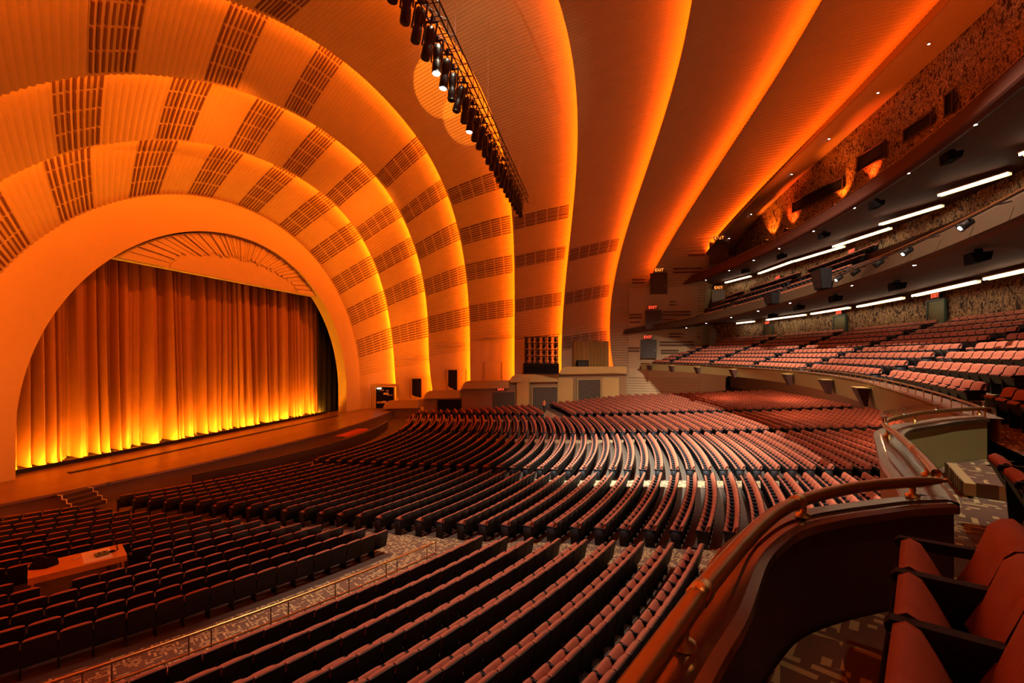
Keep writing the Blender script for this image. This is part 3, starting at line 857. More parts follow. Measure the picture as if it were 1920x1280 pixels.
# which seats show largest in the photograph
cs, sn = math.cos(TH), math.sin(TH)
def project(x, y, z):
    w_ = -x * sn + y * cs; r_ = x * cs + y * sn
    return 960 + 853 * r_ / w_, 667 - 853 * z / w_, w_
HIDE = [(1165, 1300), (1300, 1085), (1412, 965), (1500, 915), (1655, 900), (1640, 820), (1500, 735), (1300, 690), (1300, 0), (2200, 0), (2200, 1300)]
def inside(px, py, poly):
    c = False; j = len(poly) - 1
    for i in range(len(poly)):
        xi, yi = poly[i]; xj, yj = poly[j]
        if (yi > py) != (yj > py) and px < (xj - xi) * (py - yi) / (yj - yi) + xi: c = not c
        j = i
    return c
score = []
for i, s_ in enumerate(seats):
    px, py, w_ = project(s_[0], s_[1], s_[2] + 0.75)
    ok = w_ > 0.6 and -60 < px < 1960 and 300 < py < 1330
    if s_[4] == 'box': ok = s_[6] < 4
    elif s_[4] == 'step': ok = s_[6] < 2
    elif s_[4].startswith('mezz'): ok = ok and py < 0.114 * (px - 1700) + 735 and not (px > 1860 and py > 760)
    elif s_[4] != 'balcony': ok = ok and not inside(px, py, HIDE)
    score.append((s_[8] ** 0.5 / w_) if ok else 0)
order = np.argsort(-np.array(score))
NIND = 300
chosen = set(int(i) for i in order[:NIND] if score[int(i)] > 0)

# order of the rows/indices within each zone, for the labels
def near_rows(zone): return sorted({seats[i][5] for i in chosen if seats[i][4] == zone})
ROWS = {z_: near_rows(z_) for z_ in {seats[i][4] for i in chosen}}
MEZZN = {}
for b in range(8): MEZZN['mezz%d' % b] = b
first_hi = True
def place_seat(s_):
    x, y, z, p, zone, row, idx, n, ws = s_
    if zone == 'box':
        lab = 'rust plush seat with dark arms beside the camera, %s from the nearest parapet end' % ORD[idx]
        grp = 'foreground box seats'
    elif zone == 'step':
        lab = 'tip-up seat with folded cushion behind the carpet step, %s from it' % ORD[idx]
        grp = 'seats behind the carpet step'
    elif zone.startswith('mezz'):
        b = int(zone[4:])
        blk = {0: 'at the near wall', 1: 'in the nearest block', 2: 'in the second nearest block', 3: 'in the third nearest block', 4: 'in the fourth nearest block', 5: 'in the fifth nearest block', 6: 'in the far block', 7: 'at the far wall'}[b]
        lab = 'salmon mezzanine seat, %s row, %s seat %s' % (ordinal(row), ordinal(idx), blk)
        grp = 'mezzanine seats in curved rows'
    else:
        base = {'front_near': 'in front of the brass aisle railing', 'rear_near': 'behind the brass aisle railing', 'mid_near': 'beyond the near aisle', 'centre': 'in the centre block', 'mid_far': 'past the centre block', 'front_far': 'in the far front block', 'rear_far': 'in the far rear block', 'balcony': 'in the lower balcony'}[zone]
        if zone == 'front_near':
            rr = max(q for q in ROWS[zone]) - row
            lab = 'dark-backed seat, %s row %s, %s from the aisle' % (ordinal(rr), base, ordinal(n - 1 - idx))
        elif zone == 'rear_near':
            rr = row - min(ROWS[zone])
            lab = 'dark-backed seat, %s row %s, %s from the aisle' % (ordinal(rr), base, ordinal(n - 1 - idx))
        else:
            rr = row - min(ROWS[zone])
            lab = 'red-edged seat %s, visible row %s, place %s from the near end' % (base, ordinal(rr), ordinal(idx))
        grp = 'orchestra seats in curved rows'
    r = thing('theatre_seat', lab, 'seat', (x, y, z), p, grp)
    made = {}
    for nm, me, m in HI:
        o = bpy.data.objects.new(nm, me); COL.objects.link(o); made[nm] = o
        up_ = {'back_shell': 'backrest', 'seat_pan': 'seat_cushion'}.get(nm)
        if up_: o.parent = made[up_]
        else: o.parent = r; o.scale = (1, ws, 1)
    if idx == n - 1 or zone == 'box':
        o = bpy.data.objects.new('armrest', END_ARM_ME); o.parent = r; o.scale = (1, ws, 1); COL.objects.link(o)
for i in sorted(chosen): place_seat(seats[i])
rest = [s_ for i, s_ in enumerate(seats) if i not in chosen]
A = np.array([(s_[0], s_[1], s_[2], s_[3], s_[8]) for s_ in rest])
ca, sa = np.cos(A[:, 3])[:, None], np.sin(A[:, 3])[:, None]
lx, ly, lz = lv[:, 0][None], lv[:, 1][None] * A[:, 4][:, None], lv[:, 2][None]
VX_ = A[:, 0][:, None] + lx * ca - ly * sa; VY_ = A[:, 1][:, None] + lx * sa + ly * ca; VZ_ = A[:, 2][:, None] + lz + 0 * ca
V = np.stack([VX_, VY_, VZ_], -1).reshape(-1, 3)
sizes = [len(f_) for f_ in lf]; flat = np.array([i for f_ in lf for i in f_])
nS = len(rest); nL = len(flat)
me = bpy.data.meshes.new('theatre_seats')
me.vertices.add(len(V)); me.vertices.foreach_set('co', V.astype(np.float32).ravel())
loops = (flat[None] + (np.arange(nS) * len(lv))[:, None]).ravel()
me.loops.add(len(loops)); me.loops.foreach_set('vertex_index', loops.astype(np.int32))
st0 = np.r_[0, np.cumsum(sizes)[:-1]]
starts = (st0[None] + (np.arange(nS) * nL)[:, None]).ravel()
me.polygons.add(len(starts)); me.polygons.foreach_set('loop_start', starts.astype(np.int32))
for m in (PLUSH, SHELL, ARMPAD): me.materials.append(m)
me.polygons.foreach_set('material_index', np.tile(np.array(lm, np.int32), nS))
me.update(calc_edges=True); me.validate()
o = bpy.data.objects.new('seat_rows', me); COL.objects.link(o)
tag(o, 'all the farther rust plush tip-up seats in curved rows across the hall', 'seats', kind='stuff')
print('SEATS', len(seats), 'individual', len(chosen), 'stuff tris', nS * sum(k - 2 for k in sizes))

# ------------------------------------------------------------------ ventilation grilles in the shells
def frac_at(n, dist): return dist / arch_len(n)
GR = {1: [8.9, 13.1, 17.4, 21.8, 26.5, 31.4, 36.1, 40.6, 45.3, 49.6], 2: [10.6, 15.8, 20.5, 25.5, 31.4, 37.2, 42.3, 47.5, 52.9],
      3: [12.1, 17.2, 22.5, 28.1, 34.0, 46.4, 52.4, 58.5], 4: [13.7, 19.3, 24.3, 30.1, 57.2],
      5: [9.5, 14.8, 20.8, 26.0], 6: [9.8, 16.0, 22.1]}
for n, dists in GR.items():
    for d0 in dists:
        S0 = frac_at(n, d0 - 1.15); S1 = frac_at(n, d0 + 1.15)
        if n >= 5: S0, S1 = frac_at(n, d0 - 0.85), frac_at(n, d0 + 0.85)
        ue = [0.02, 0.20, 0.385, 0.57, 0.755, 0.94]
        for q in range(5):
            u0, u1 = ue[q] + 0.012, ue[q + 1] - 0.012
            mb = MB(); ns = 8
            for k in range(ns):
                a0 = S0 + (S1 - S0) * (k + 0.0) / ns; a1 = S0 + (S1 - S0) * (k + 0.38) / ns
                Sq = np.array([a0, a1])
                lo = [band_surface(n, Sq, u, 0.0, 0.02) for u in (u0, (u0 + u1) / 2, u1)]
                hi = [band_surface(n, Sq, u, 0.0, 0.105) for u in (u0, (u0 + u1) / 2, u1)]
                mb.grid(hi)
                mb.grid([lo[0], hi[0]]); mb.grid([hi[2], lo[2]])
                mb.grid([[lo[i][0] for i in range(3)], [hi[i][0] for i in range(3)]])
                mb.grid([[hi[i][1] for i in range(3)], [lo[i][1] for i in range(3)]])
            mb.obj('vent_grille', mat('vent_slot', (0.10, 0.035, 0.018), 0.8), shells[n])  # raised dark strips stand for the shade inside the open slots

# ------------------------------------------------------------------ stepped ledges along the far wall
LED = [(2, -5.42, -28.0, -24.2), (3, -4.30, -23.6, -19.6), (4, -3.15, -19.4, -13.9), (5, -2.40, -13.7, -7.9), (6, -1.42, -7.7, 0.9)]
def wall_y(x): return YC + 33.5 + 0.47 * min(x, 0.3)
def ledge_y(x): return wall_y(x) - 3.4
OLIVE = mat('olive_plaster', (0.40, 0.26, 0.085), 0.6, noise=0.07, nscale=0.8)
lw = MB()
for i, (n, zt, x0, x1) in enumerate(LED):
    mb = MB()
    ya, yb = ledge_y(x0), ledge_y(x1); wa, wb = wall_y(x0) + 0.6, wall_y(x1) + 0.6
    zp = LED[i - 1][1] if i else -6.6
    # parapet front with a rounded inner corner where it climbs to the next step
    pts = [(x0 - 0.0, zt - 0.0)]
    top = [(x, zt) for x in np.linspace(x0 + 0.9, x1, 6)]
    curve_ = [(x0 + 0.9 * (1 - math.cos(a)), zp + (zt - zp) * math.sin(a)) for a in np.linspace(0, math.pi / 2, 7)][:-1]
    top = curve_ + top
    bot = [(x, zt - 1.0) for x, _ in top]
    P0 = [(x, ledge_y(x), z) for x, z in top]; P1 = [(x, ledge_y(x), min(zb2, z - 0.05)) for (x, zb2), (_, z) in zip(bot, top)]
    mb.grid([P0, P1])
    mb.grid([P0, [(x, y + 0.22, z) for x, y, z in P0]])
    mb.grid([[(x, y + 0.22, z) for x, y, z in P0], [(x, y + 0.22, zt - 0.9) for x, y, z in P0]])
    mb.add([(x0, ya, zt - 0.9), (x1, yb, zt - 0.9), (x1, wb, zt - 0.9), (x0, wa, zt - 0.9)], [(0, 1, 2, 3)])
    mb.add([(x0, ya, zt - 1.0), (x1, yb, zt - 1.0), (x1, wb, zt - 1.0), (x0, wa, zt - 1.0)], [(0, 3, 2, 1)])
    mb.add([(x1, yb, zt - 1.0), (x1, wb, zt - 1.0), (x1, wb, zt), (x1, yb, zt)], [(0, 1, 2, 3)])
    struct(mb.obj('wall_far_ledge', OLIVE))
    # recessed wall under the ledge
    mb = MB(); yo = 0.7
    mb.grid([[(x0 - 0.3, ya + yo, -8), (x0 - 0.3, ya + yo, zt - 1.0)], [(x1, yb + yo, -8), (x1, yb + yo, zt - 1.0)]])
    struct(mb.obj('wall_far_lower', mat('lower_wall', (0.24, 0.13, 0.06), 0.6)))
FIGDARK = mat('figured_dark', (0.05, 0.034, 0.022), 0.6, noise=0.75, nscale=5.5)
def on_ledge_wall(x, z, w_, h, name, m, depth=0.06, label=None, cat='panel', frame=None, yo=0.58):
    y = ledge_y(x) + yo
    a = math.atan(0.47)
    Rm = np.array([[math.cos(a), -math.sin(a), 0], [math.sin(a), math.cos(a), 0], [0, 0, 1]])
    t_ = thing(name, label, cat, (x, y, z))
    MB().box((0, 0, h / 2), (w_, depth, h), R=Rm).obj('panel', m, t_)
    if frame is not None:
        for sx in (-1, 1):
            MB().box(tuple(Rm @ np.array([sx * (w_ / 2 + 0.06), -0.03, h / 2])), (0.12, depth + 0.06, h), R=Rm).obj('jamb', frame, t_)
        MB().box(tuple(Rm @ np.array([0, -0.03, h + 0.05])), (w_ + 0.24, depth + 0.06, 0.1), R=Rm).obj('head', frame, t_)
    return t_
on_ledge_wall(-20.9, -7.3, 3.0, 1.75, 'black_panel', BLACK, 0.06, 'flat black panel low under the second ledge step', 'panel')  # flat black panel stands for the dark opening below the ledge
on_ledge_wall(-14.6, -7.2, 2.9, 2.5, 'figured_panel', FIGDARK, 0.06, 'dark figured wall panel beneath the red exit sign', 'panel')
on_ledge_wall(-9.6, -7.0, 3.4, 2.9, 'figured_panel', FIGDARK, 0.06, 'dark figured wall panel under the lighting tower ledge', 'panel', OLIVE)
on_ledge_wall(-4.0, -6.8, 3.2, 3.6, 'figured_panel', FIGDARK, 0.06, 'dark figured recess under the draped opening', 'panel', OLIVE)
for xp, wq in ((-12.2, 1.6), (-7.0, 2.0), (-1.2, 2.2)):
    y = ledge_y(xp)
    o = MB().box((xp, y + 0.35, -5.2), (wq, 0.7, 4.6)).obj('trim', OLIVE); struct(o)

# doors standing on the ledges
def wall_frame(x):
    a = math.atan(0.47) if x < 0 else 0.0
    return np.array([[math.cos(a), -math.sin(a), 0], [math.sin(a), math.cos(a), 0], [0, 0, 1]])
dn = [0]
def door(x, y, z, w_, h, leaf, frame, Rm, leaves=1, name=None, open_frac=0.0, handle=True):
    dn[0] += 1
    t_ = bpy.data.objects.new('door_%d' % dn[0], None); t_.location = (x, y, z); COL.objects.link(t_); struct(t_)
    for sx in (-1, 1):
        MB().box(tuple(Rm @ np.array([sx * (w_ / 2 + 0.05), 0, h / 2])), (0.10, 0.14, h + 0.1), R=Rm).obj('door_jamb', frame, t_)
    MB().box(tuple(Rm @ np.array([0, 0, h + 0.05])), (w_ + 0.2, 0.14, 0.10), R=Rm).obj('door_head', frame, t_)
    lw_ = w_ / leaves
    for k in range(leaves):
        cx = -w_ / 2 + lw_ * (k + 0.5)
        m = leaf if not (open_frac and k == 0) else BLACK
        lf_ = MB().box(tuple(Rm @ np.array([cx, 0.02 if m is leaf else 0.05, h / 2])), (lw_ - 0.02, 0.05, h - 0.02), R=Rm).obj('door_leaf' if m is leaf else 'dark_opening', m, t_)
        if handle and m is leaf:
            hx = cx + (lw_ / 2 - 0.12) * (1 if k == 0 else -1)
            MB().box(tuple(Rm @ np.array([hx, -0.04, 1.05])), (0.04, 0.06, 0.22), R=Rm).obj('door_handle', STEEL, lf_)
    return t_
# plain plaster dado at the foot of the far wall bands, lying on the ribs
def s_at_z(n, z):
    P, N, d = curve(n); h = len(P) // 2
    return float(np.interp(z, P[:h, 2], d[:h])) / d[-1]
for n, z1 in ((1, -2.5), (2, -1.6), (3, 0.0), (4, 1.9), (5, 2.2), (6, 0.6)):
    Sq = np.linspace(0.0, s_at_z(n, z1), 4)
    mb = MB(); mb.grid([band_surface(n, Sq, u, 0.0, 0.10) for u in np.linspace(0.0, 1.02, 6)])
    mb.grid([[band_surface(n, Sq[-1:], u, 0.0, 0.10)[0] for u in np.linspace(0, 1.02, 6)], [band_surface(n, Sq[-1:], u, 0.0, -0.05)[0] for u in np.linspace(0, 1.02, 6)]])
    struct(mb.obj('wall_dado', SMOOTH))
def shell_point(n, u, z, lift=0.14):
    S_ = np.array([s_at_z(n, z)])
    p = band_surface(n, S_, u, 0.0, lift)[0]; q = band_surface(n, S_, min(1, u + 0.1), 0.0, lift)[0]
    return p, math.atan2(q[1] - p[1], q[0] - p[0])
def rotz(a): return np.array([[math.cos(a), -math.sin(a), 0], [math.sin(a), math.cos(a), 0], [0, 0, 1]])
for n, u, zt, w_, of in ((2, 0.60, -6.35, 2.5, 1), (3, 0.60, -5.2, 2.5, 1), (4, 0.50, -4.05, 2.3, 0)):
    p, a = shell_point(n, u, zt + 1)
    door(p[0], p[1] - 0.05, zt, w_, 3.3, SMOOTH, SMOOTH, rotz(a), leaves=2, open_frac=of, handle=False)
for n, u, z, w_, nm in ((2, 0.62, -0.3, 3.2, 'lowest'), (3, 0.55, 1.5, 3.6, 'middle'), (4, 0.60, 2.6, 4.0, 'highest')):
    p, a = shell_point(n, u, z)
    o = MB().box((p[0], p[1] - 0.05, z), (w_, 0.25, 0.14), R=rotz(a)).obj('wall_bar', SMOOTH)
    tag(o, 'plain horizontal bar fixed to the ribbed wall above the %s ledge doorway' % nm, 'bar', 'bars above the ledge doorways')
# little lit room with equipment at the stage end of the wall
xr, yr = -29.2, YC + 19.6
t_ = thing('stage_side_opening', 'lit opening with fluted posts beside the arch, pale machinery inside', 'opening', (xr, yr, -6.7))
Rm = wall_frame(-1)
MB().box(tuple(Rm @ np.array([0, 0.30, 1.35])), (2.2, 0.05, 2.7), R=Rm).obj('dark_back', BLACK, t_)
for sx in (-1.45, 1.45):
    mb = MB(); [mb.box(tuple(Rm @ np.array([sx + d, 0, 1.4])), (0.16, 0.30, 2.8), R=Rm) for d in (-0.24, 0, 0.24)]
    mb.obj('fluted_post', SMOOTH, t_)
MB().box(tuple(Rm @ np.array([0, 0, 2.95])), (3.6, 0.5, 0.34), R=Rm).obj('canopy', SMOOTH, t_)
rr2 = random.Random(5)
for k in range(9):
    MB().box(tuple(Rm @ np.array([rr2.uniform(-0.8, 0.7), 0.15, rr2.uniform(0.3, 2.4)])), (rr2.uniform(0.3, 0.7), 0.15, rr2.uniform(0.10, 0.25)), R=Rm).obj('machine_part', STEEL if k % 3 else WHITEPAPER, t_)
MB().box(tuple(Rm @ np.array([-0.7, 0.1, 2.55])), (0.5, 0.12, 0.12), R=Rm).obj('lamp', emit('room_lamp', (0.9, 1, 0.75), 9.0), t_)

# ------------------------------------------------------------------ signs
def text_mesh(txt, size, depth=0.01):
    cu = bpy.data.curves.new('letters', 'FONT'); cu.body = txt; cu.size = size; cu.extrude = depth
    cu.align_x = 'CENTER'; cu.align_y = 'CENTER'
    o = bpy.data.objects.new('letters', cu); COL.objects.link(o)
    dg = bpy.context.evaluated_depsgraph_get()
    me = bpy.data.meshes.new_from_object(o.evaluated_get(dg))
    bpy.data.objects.remove(o); bpy.data.curves.remove(cu)
    return me
EXIT_ME = {}
def exit_sign(x, y, z, ang, label, m=SIGNRED, w_=1.0, h=0.42, lit=True):
    t_ = thing('exit_sign', label, 'sign', (x, y, z), ang, 'exit signs')
    MB().box((0, 0.06, 0), (w_, 0.10, h)).obj('sign_box', SIGNBODY, t_)
    key = (m.name, round(h, 2))
    if key not in EXIT_ME:
        me = text_mesh('EXIT', h * 1.05); me.materials.clear(); me.materials.append(m); EXIT_ME[key] = me
    o = bpy.data.objects.new('letters', EXIT_ME[key]); o.rotation_euler = (math.pi / 2, 0, 0); o.location = (0, 0.005, 0)
    o.parent = t_; COL.objects.link(o)
def side_y(x, z):
    best = 99.0
    X_, Y_ = [], []
    for n in (6, 7, 8, 9):
        Sq = np.array([s_at_z(n, z)])
        for u in np.linspace(0, 1, 9):
            p = band_surface(n, Sq, u)[0]; X_.append(p[0]); Y_.append(p[1])
    o_ = np.argsort(X_)
    return float(np.interp(x, np.array(X_)[o_], np.array(Y_)[o_]))
# smooth plaster covering of the side wall beside the mezzanines
xs_ = np.linspace(1.2, 14.6, 15); zs_ = [-3.0, -1.0, 1.0, 3.0, 5.0, 7.0, 8.9]
mb = MB(); mb.grid([[(x, side_y(x, z) - 0.16, z) for z in zs_] for x in xs_])
struct(mb.obj('wall_right', SMOOTH, smooth=True))
FX = [(4.9, 10.9, 'exit sign glowing orange over the left dark door by the upper balcony', SIGNORANGE), (11.5, 14.0, 'exit sign glowing orange over the highest dark door', SIGNORANGE),
      (4.28, 6.45, 'red exit sign over the dark door above the lower balcony', SIGNRED), (3.73, 2.55, 'red exit sign over the dark door above the mezzanine end', SIGNRED),
      (12.9, 9.15, 'orange exit sign above the upper grey double door', SIGNORANGE)]
for x, z, lab, m in FX: exit_sign(x, side_y(x, z + 0.3) - 0.42, z, 0.0, lab, m, 1.2, 0.5)
exit_sign(-14.9, ledge_y(-14.9) + 0.50, -4.30, math.atan(0.47), 'red exit sign on the wall below the stepped ledge', SIGNRED, 1.2, 0.42)
I3 = np.eye(3)
for x, z, w_, h, leaf, fr_, lv_ in ((4.85, 7.9, 1.9, 2.6, DOORDARK, DOORDARK, 1), (11.6, 11.0, 1.9, 2.6, DOORDARK, DOORDARK, 1), (4.4, 3.6, 1.9, 2.4, DOORDARK, DOORDARK, 1), (3.85, -0.3, 1.9, 2.4, DOORDARK, DOORDARK, 1),
                                   (13.1, 6.3, 2.1, 2.45, DOORGREY, SMOOTH, 2), (13.1, 1.25, 2.1, 2.35, DOORGREY, SMOOTH, 2)):
    door(x, min(side_y(x - 1, z + h), side_y(x + 1, z + h)) - 0.30, z, w_, h, leaf, fr_, I3, leaves=lv_)
slot = mat('dark_slot', (0.10, 0.035, 0.02), 0.7)
SL = {'under the lower balcony': ((8.6, 3.0, 4.2), (8.6, 2.6, 4.2), (7.6, 1.9, 4.6), (7.6, 1.5, 4.6), (6.7, 0.75, 2.4), (6.7, 0.4, 2.4), (1.9, 1.1, 1.5), (1.9, 0.7, 1.5)),
      'between the two balconies': ((2.1, 5.6, 1.6), (2.1, 5.2, 1.6), (2.0, 4.6, 1.4), (8.6, 7.2, 4.4), (8.6, 6.8, 4.4), (7.4, 5.9, 3.6), (7.4, 5.5, 3.6), (6.6, 4.9, 1.8), (10.7, 8.4, 1.9), (10.7, 8.0, 1.9)),
      'above the upper balcony': ((2.4, 10.0, 1.6), (2.4, 9.6, 1.6), (8.3, 11.0, 3.4), (8.3, 10.6, 3.4), (9.2, 12.4, 1.9))}
for nm_, ls_ in SL.items():
    for j, (x, z, w_) in enumerate(ls_):
        yq = min(side_y(x - w_ / 2, z + 0.12), side_y(x + w_ / 2, z + 0.12)) - 0.20
        a_ = math.atan2(side_y(x + w_ / 2, z) - side_y(x - w_ / 2, z), w_)
        o = MB().box((x, (side_y(x - w_ / 2, z) + side_y(x + w_ / 2, z)) / 2 - 0.20, z), (w_, 0.12, 0.19), R=rotz(a_)).obj('vent_slot', slot)
        tag(o, 'dark vent slot in the far side wall %s, %s of its group' % (nm_, ORD[j]), 'vent', 'vent slots %s' % nm_)
# rear wall doors and signs on the two lower levels
def rear_item(R, y): 
    p = phi_at(R, y); x, yy_, _ = polar(R, p); return x, yy_, p
for j, (y, z, h) in enumerate(((35.8, 1.45, 2.2), (46.6, 1.45, 2.1), (57.3, 1.45, 2.0))):
    x, yy_, p = rear_item(75.45, y)
    Rr = np.array([[math.cos(p + math.pi / 2), -math.sin(p + math.pi / 2), 0], [math.sin(p + math.pi / 2), math.cos(p + math.pi / 2), 0], [0, 0, 1]])
    Rr = np.array([[-math.sin(p), math.cos(p), 0], [math.cos(p), math.sin(p), 0], [0, 0, 1]])
    door(x, yy_, z, 1.5, h, DOORGREEN, GREENTRIM, Rr, handle=True)
    x, yy_, p = rear_item(75.3, y - 0.1)
    exit_sign(x, yy_, z + h + 0.32, p - math.pi / 2, 'red exit sign above the %s green door of the mezzanine rear wall' % ORD[j], SIGNRED, 0.9, 0.34)
for j, (y, z, h) in enumerate(((44.9, 6.7, 2.0), (55.6, 6.4, 1.9))):
    x, yy_, p = rear_item(75.45, y)
    Rr = np.array([[-math.sin(p), math.cos(p), 0], [math.cos(p), math.sin(p), 0], [0, 0, 1]])
    door(x, yy_, z, 1.8, h, DOORGREEN, BRONZE, Rr, leaves=2)
    x, yy_, p = rear_item(75.3, y - 0.1)
    exit_sign(x, yy_, z + h + 0.32, p - math.pi / 2, 'red exit sign above the %s double door behind the lower balcony' % ORD[j], SIGNRED, 0.9, 0.34)
# projection booth windows in the top rear wall
for j, (ya, yb, za, zb2) in enumerate(((57.3, 50.1, 16.1, 17.3), (48.1, 44.8, 16.9, 18.3), (42.7, 39.9, 17.1, 18.05), (38.6, 37.9, 17.0, 18.5))):
    t_ = bpy.data.objects.new('window_%d' % (j + 1), None); x, yy_, p = rear_item(77.75, (ya + yb) / 2)
    t_.location = (x, yy_, (za + zb2) / 2); t_.rotation_euler = (0, 0, p); COL.objects.link(t_); struct(t_)
    L_ = abs(ya - yb) / math.cos(p); H_ = zb2 - za
    MB().box((0.02, 0, 0), (0.06, L_, H_)).obj('pane', WINDOWDARK, t_)
    fr = MB(); fr.box((-0.04, 0, H_ / 2), (0.14, L_ + 0.2, 0.08)); fr.box((-0.04, 0, -H_ / 2), (0.14, L_ + 0.2, 0.08)); fr.box((-0.04, L_ / 2, 0), (0.14, 0.1, H_)); fr.box((-0.04, -L_ / 2, 0), (0.14, 0.1, H_))
    fr.obj('window_frame', DARKBROWN, t_)
# amber uplights on the top rear wall
for j, (y, z) in enumerate(((60.3, 13.9), (57.1, 14.3), (50.1, 14.6), (46.4, 15.0))):
    x, yy_, p = rear_item(77.1, y)
    t_ = thing('uplight', 'small amber uplight glowing on the figured top wall, %s from the far corner' % ORD[j], 'light', (x, yy_, z), p, 'amber uplights')
    MB().box((0, 0, -0.15), (0.35, 0.45, 0.3)).obj('housing', BLACKMETAL, t_)
    MB().box((0, 0, 0.01), (0.25, 0.35, 0.02)).obj('lens', UPLENS, t_)
    l = bpy.data.lights.new('uplight_beam', 'SPOT'); l.energy = 2200; l.color = (1, 0.16, 0.01) if j % 2 == 0 else (1, 0.09, 0.01); l.spot_size = 1.2; l.spot_blend = 0.8; l.shadow_soft_size = 0.1
    o = bpy.data.objects.new('uplight_beam', l); o.parent = t_; o.location = (0, 0, 0.08); o.rotation_euler = Vector((0.35, 0, 1)).to_track_quat('-Z', 'Y').to_euler(); COL.objects.link(o)

# ------------------------------------------------------------------ lighting truss across the ceiling
T0, T1 = np.array([-6.05, 5.5, 12.0]), np.array([-7.2, 35.0, 12.0])
TD = (T1 - T0) / np.linalg.norm(T1 - T0); TN = np.array([TD[1], -TD[0], 0.0])
TL = np.linalg.norm(T1 - T0)
tr = thing('lighting_truss', 'black lattice lighting truss slung under the ceiling, lamps hanging along it', 'truss', tuple(T0))
TW, THh = 0.46, 0.5
cor = [(-TW / 2, 0), (TW / 2, 0), (TW / 2, THh), (-TW / 2, THh)]
for a_, h_ in cor:
    MB().tube([a_ * TN + np.array([0, 0, h_]), a_ * TN + np.array([0, 0, h_]) + TD * TL], 0.032, 6).obj('chord', BLACKMETAL, tr)
nb = 34; bl = TL / nb
def brace_mesh(v):
    return MB().tube([(0, 0, 0), tuple(v)], 0.016, 5, caps=False).mesh('brace', BLACKMETAL)
bm1 = brace_mesh(TD * bl + TN * TW); bm2 = brace_mesh(TD * bl + np.array([0, 0, THh])); bm3 = brace_mesh(TN * TW); bm4 = brace_mesh((0, 0, THh))
for k in range(nb):
    for me_, off_ in ((bm1, -TW / 2 * TN), (bm2, TW / 2 * TN), (bm2, -TW / 2 * TN), (bm3, -TW / 2 * TN), (bm4, TW / 2 * TN), (bm3, -TW / 2 * TN + np.array([0, 0, THh])), (bm4, -TW / 2 * TN)):
        o = bpy.data.objects.new('brace', me_); o.parent = tr; o.location = Vector(off_ + TD * bl * k); COL.objects.link(o)
for j, (d_, h_) in enumerate(((2.5, 7), (12.0, 7.4), (17.5, 5.2), (27.0, 2.0))):
    q = T0 + TD * d_ + np.array([0, 0, THh])
    o = MB().tube([q, q + np.array([0, 0, h_])], 0.02, 5).obj('suspension_cable', STEEL)
    tag(o, 'thin steel cable holding up the ceiling truss, %s from the near end' % ORD[j], 'cable', 'truss cables')
# profile lanterns hanging under it
def lantern_parts():
    b = MB(); b.lathe([(0.05, 0.44), (0.12, 0.42), (0.135, 0.28), (0.12, 0.06), (0.10, -0.02), (0.125, -0.06), (0.135, -0.34), (0.12, -0.40)], (0, 0, 0), 10)
    l = MB(); l.lathe([(0.115, -0.395), (0.105, -0.405)], (0, 0, 0), 10)
    y = MB()
    for sx in (-1, 1): y.box((sx * 0.17, 0, 0.28), (0.03, 0.05, 0.62))
    y.box((0, 0, 0.59), (0.37, 0.05, 0.03))
    c = MB(); c.box((0, 0, 0.66), (0.08, 0.10, 0.16))
    return [('body', b.mesh('body', BLACKMETAL, True)), ('lens', l.mesh('lens', WINDOWDARK)), ('yoke', y.mesh('yoke', BLACKMETAL)), ('clamp', c.mesh('clamp', BLACKMETAL))]
LP_ = lantern_parts()
lit_lens = [m.copy() for n_, m in LP_ if n_ == 'lens'][0]; lit_lens.materials.clear(); lit_lens.materials.append(COOLLENS)
NL = 26
for k in range(NL):
    d_ = 6.0 + k * 0.90
    lit = k in (5, 6, 10)
    q = T0 + TD * d_ - TN * (TW / 2) + np.array([0, 0, -0.90])
    t_ = thing('lantern', ('lit ' if lit else '') + 'black stage lantern hanging under the ceiling truss, %s from the camera end' % ordinal(k), 'stage light', tuple(q), 0, 'lanterns on the ceiling truss')
    t_.rotation_euler = (rc.uniform(-0.12, 0.12), rc.uniform(-0.05, 0.22), 0); t_.scale = (1.3, 1.3, 1.35)
    for nm, me_ in LP_:
        if nm == 'lens' and lit: me_ = lit_lens
        o = bpy.data.objects.new(nm, me_); o.parent = body_ if nm == 'lens' else t_; COL.objects.link(o)
        if nm == 'body': body_ = o
for y_, aim, e_, c_, an_, bl_ in ((15.8, (-11.9, 28.6, 18.7), 42000, (1, 0.26, 0.015), 11.5, 0.06), (18.2, (-11.3, 31.6, 18.0), 38000, (1, 0.28, 0.02), 10, 0.06), (17.0, (-8.3, 30.5, 20.6), 3500, (1, 0.62, 0.30), 48, 1.0)):
    f_ = (y_ - T0[1]) / TD[1]
    q = T0 + TD * f_ - TN * 0.75 + np.array([0, 0, -0.35])
    spot('lantern_beam', tuple(q), aim, e_, c_, an_, bl_, 0.04)

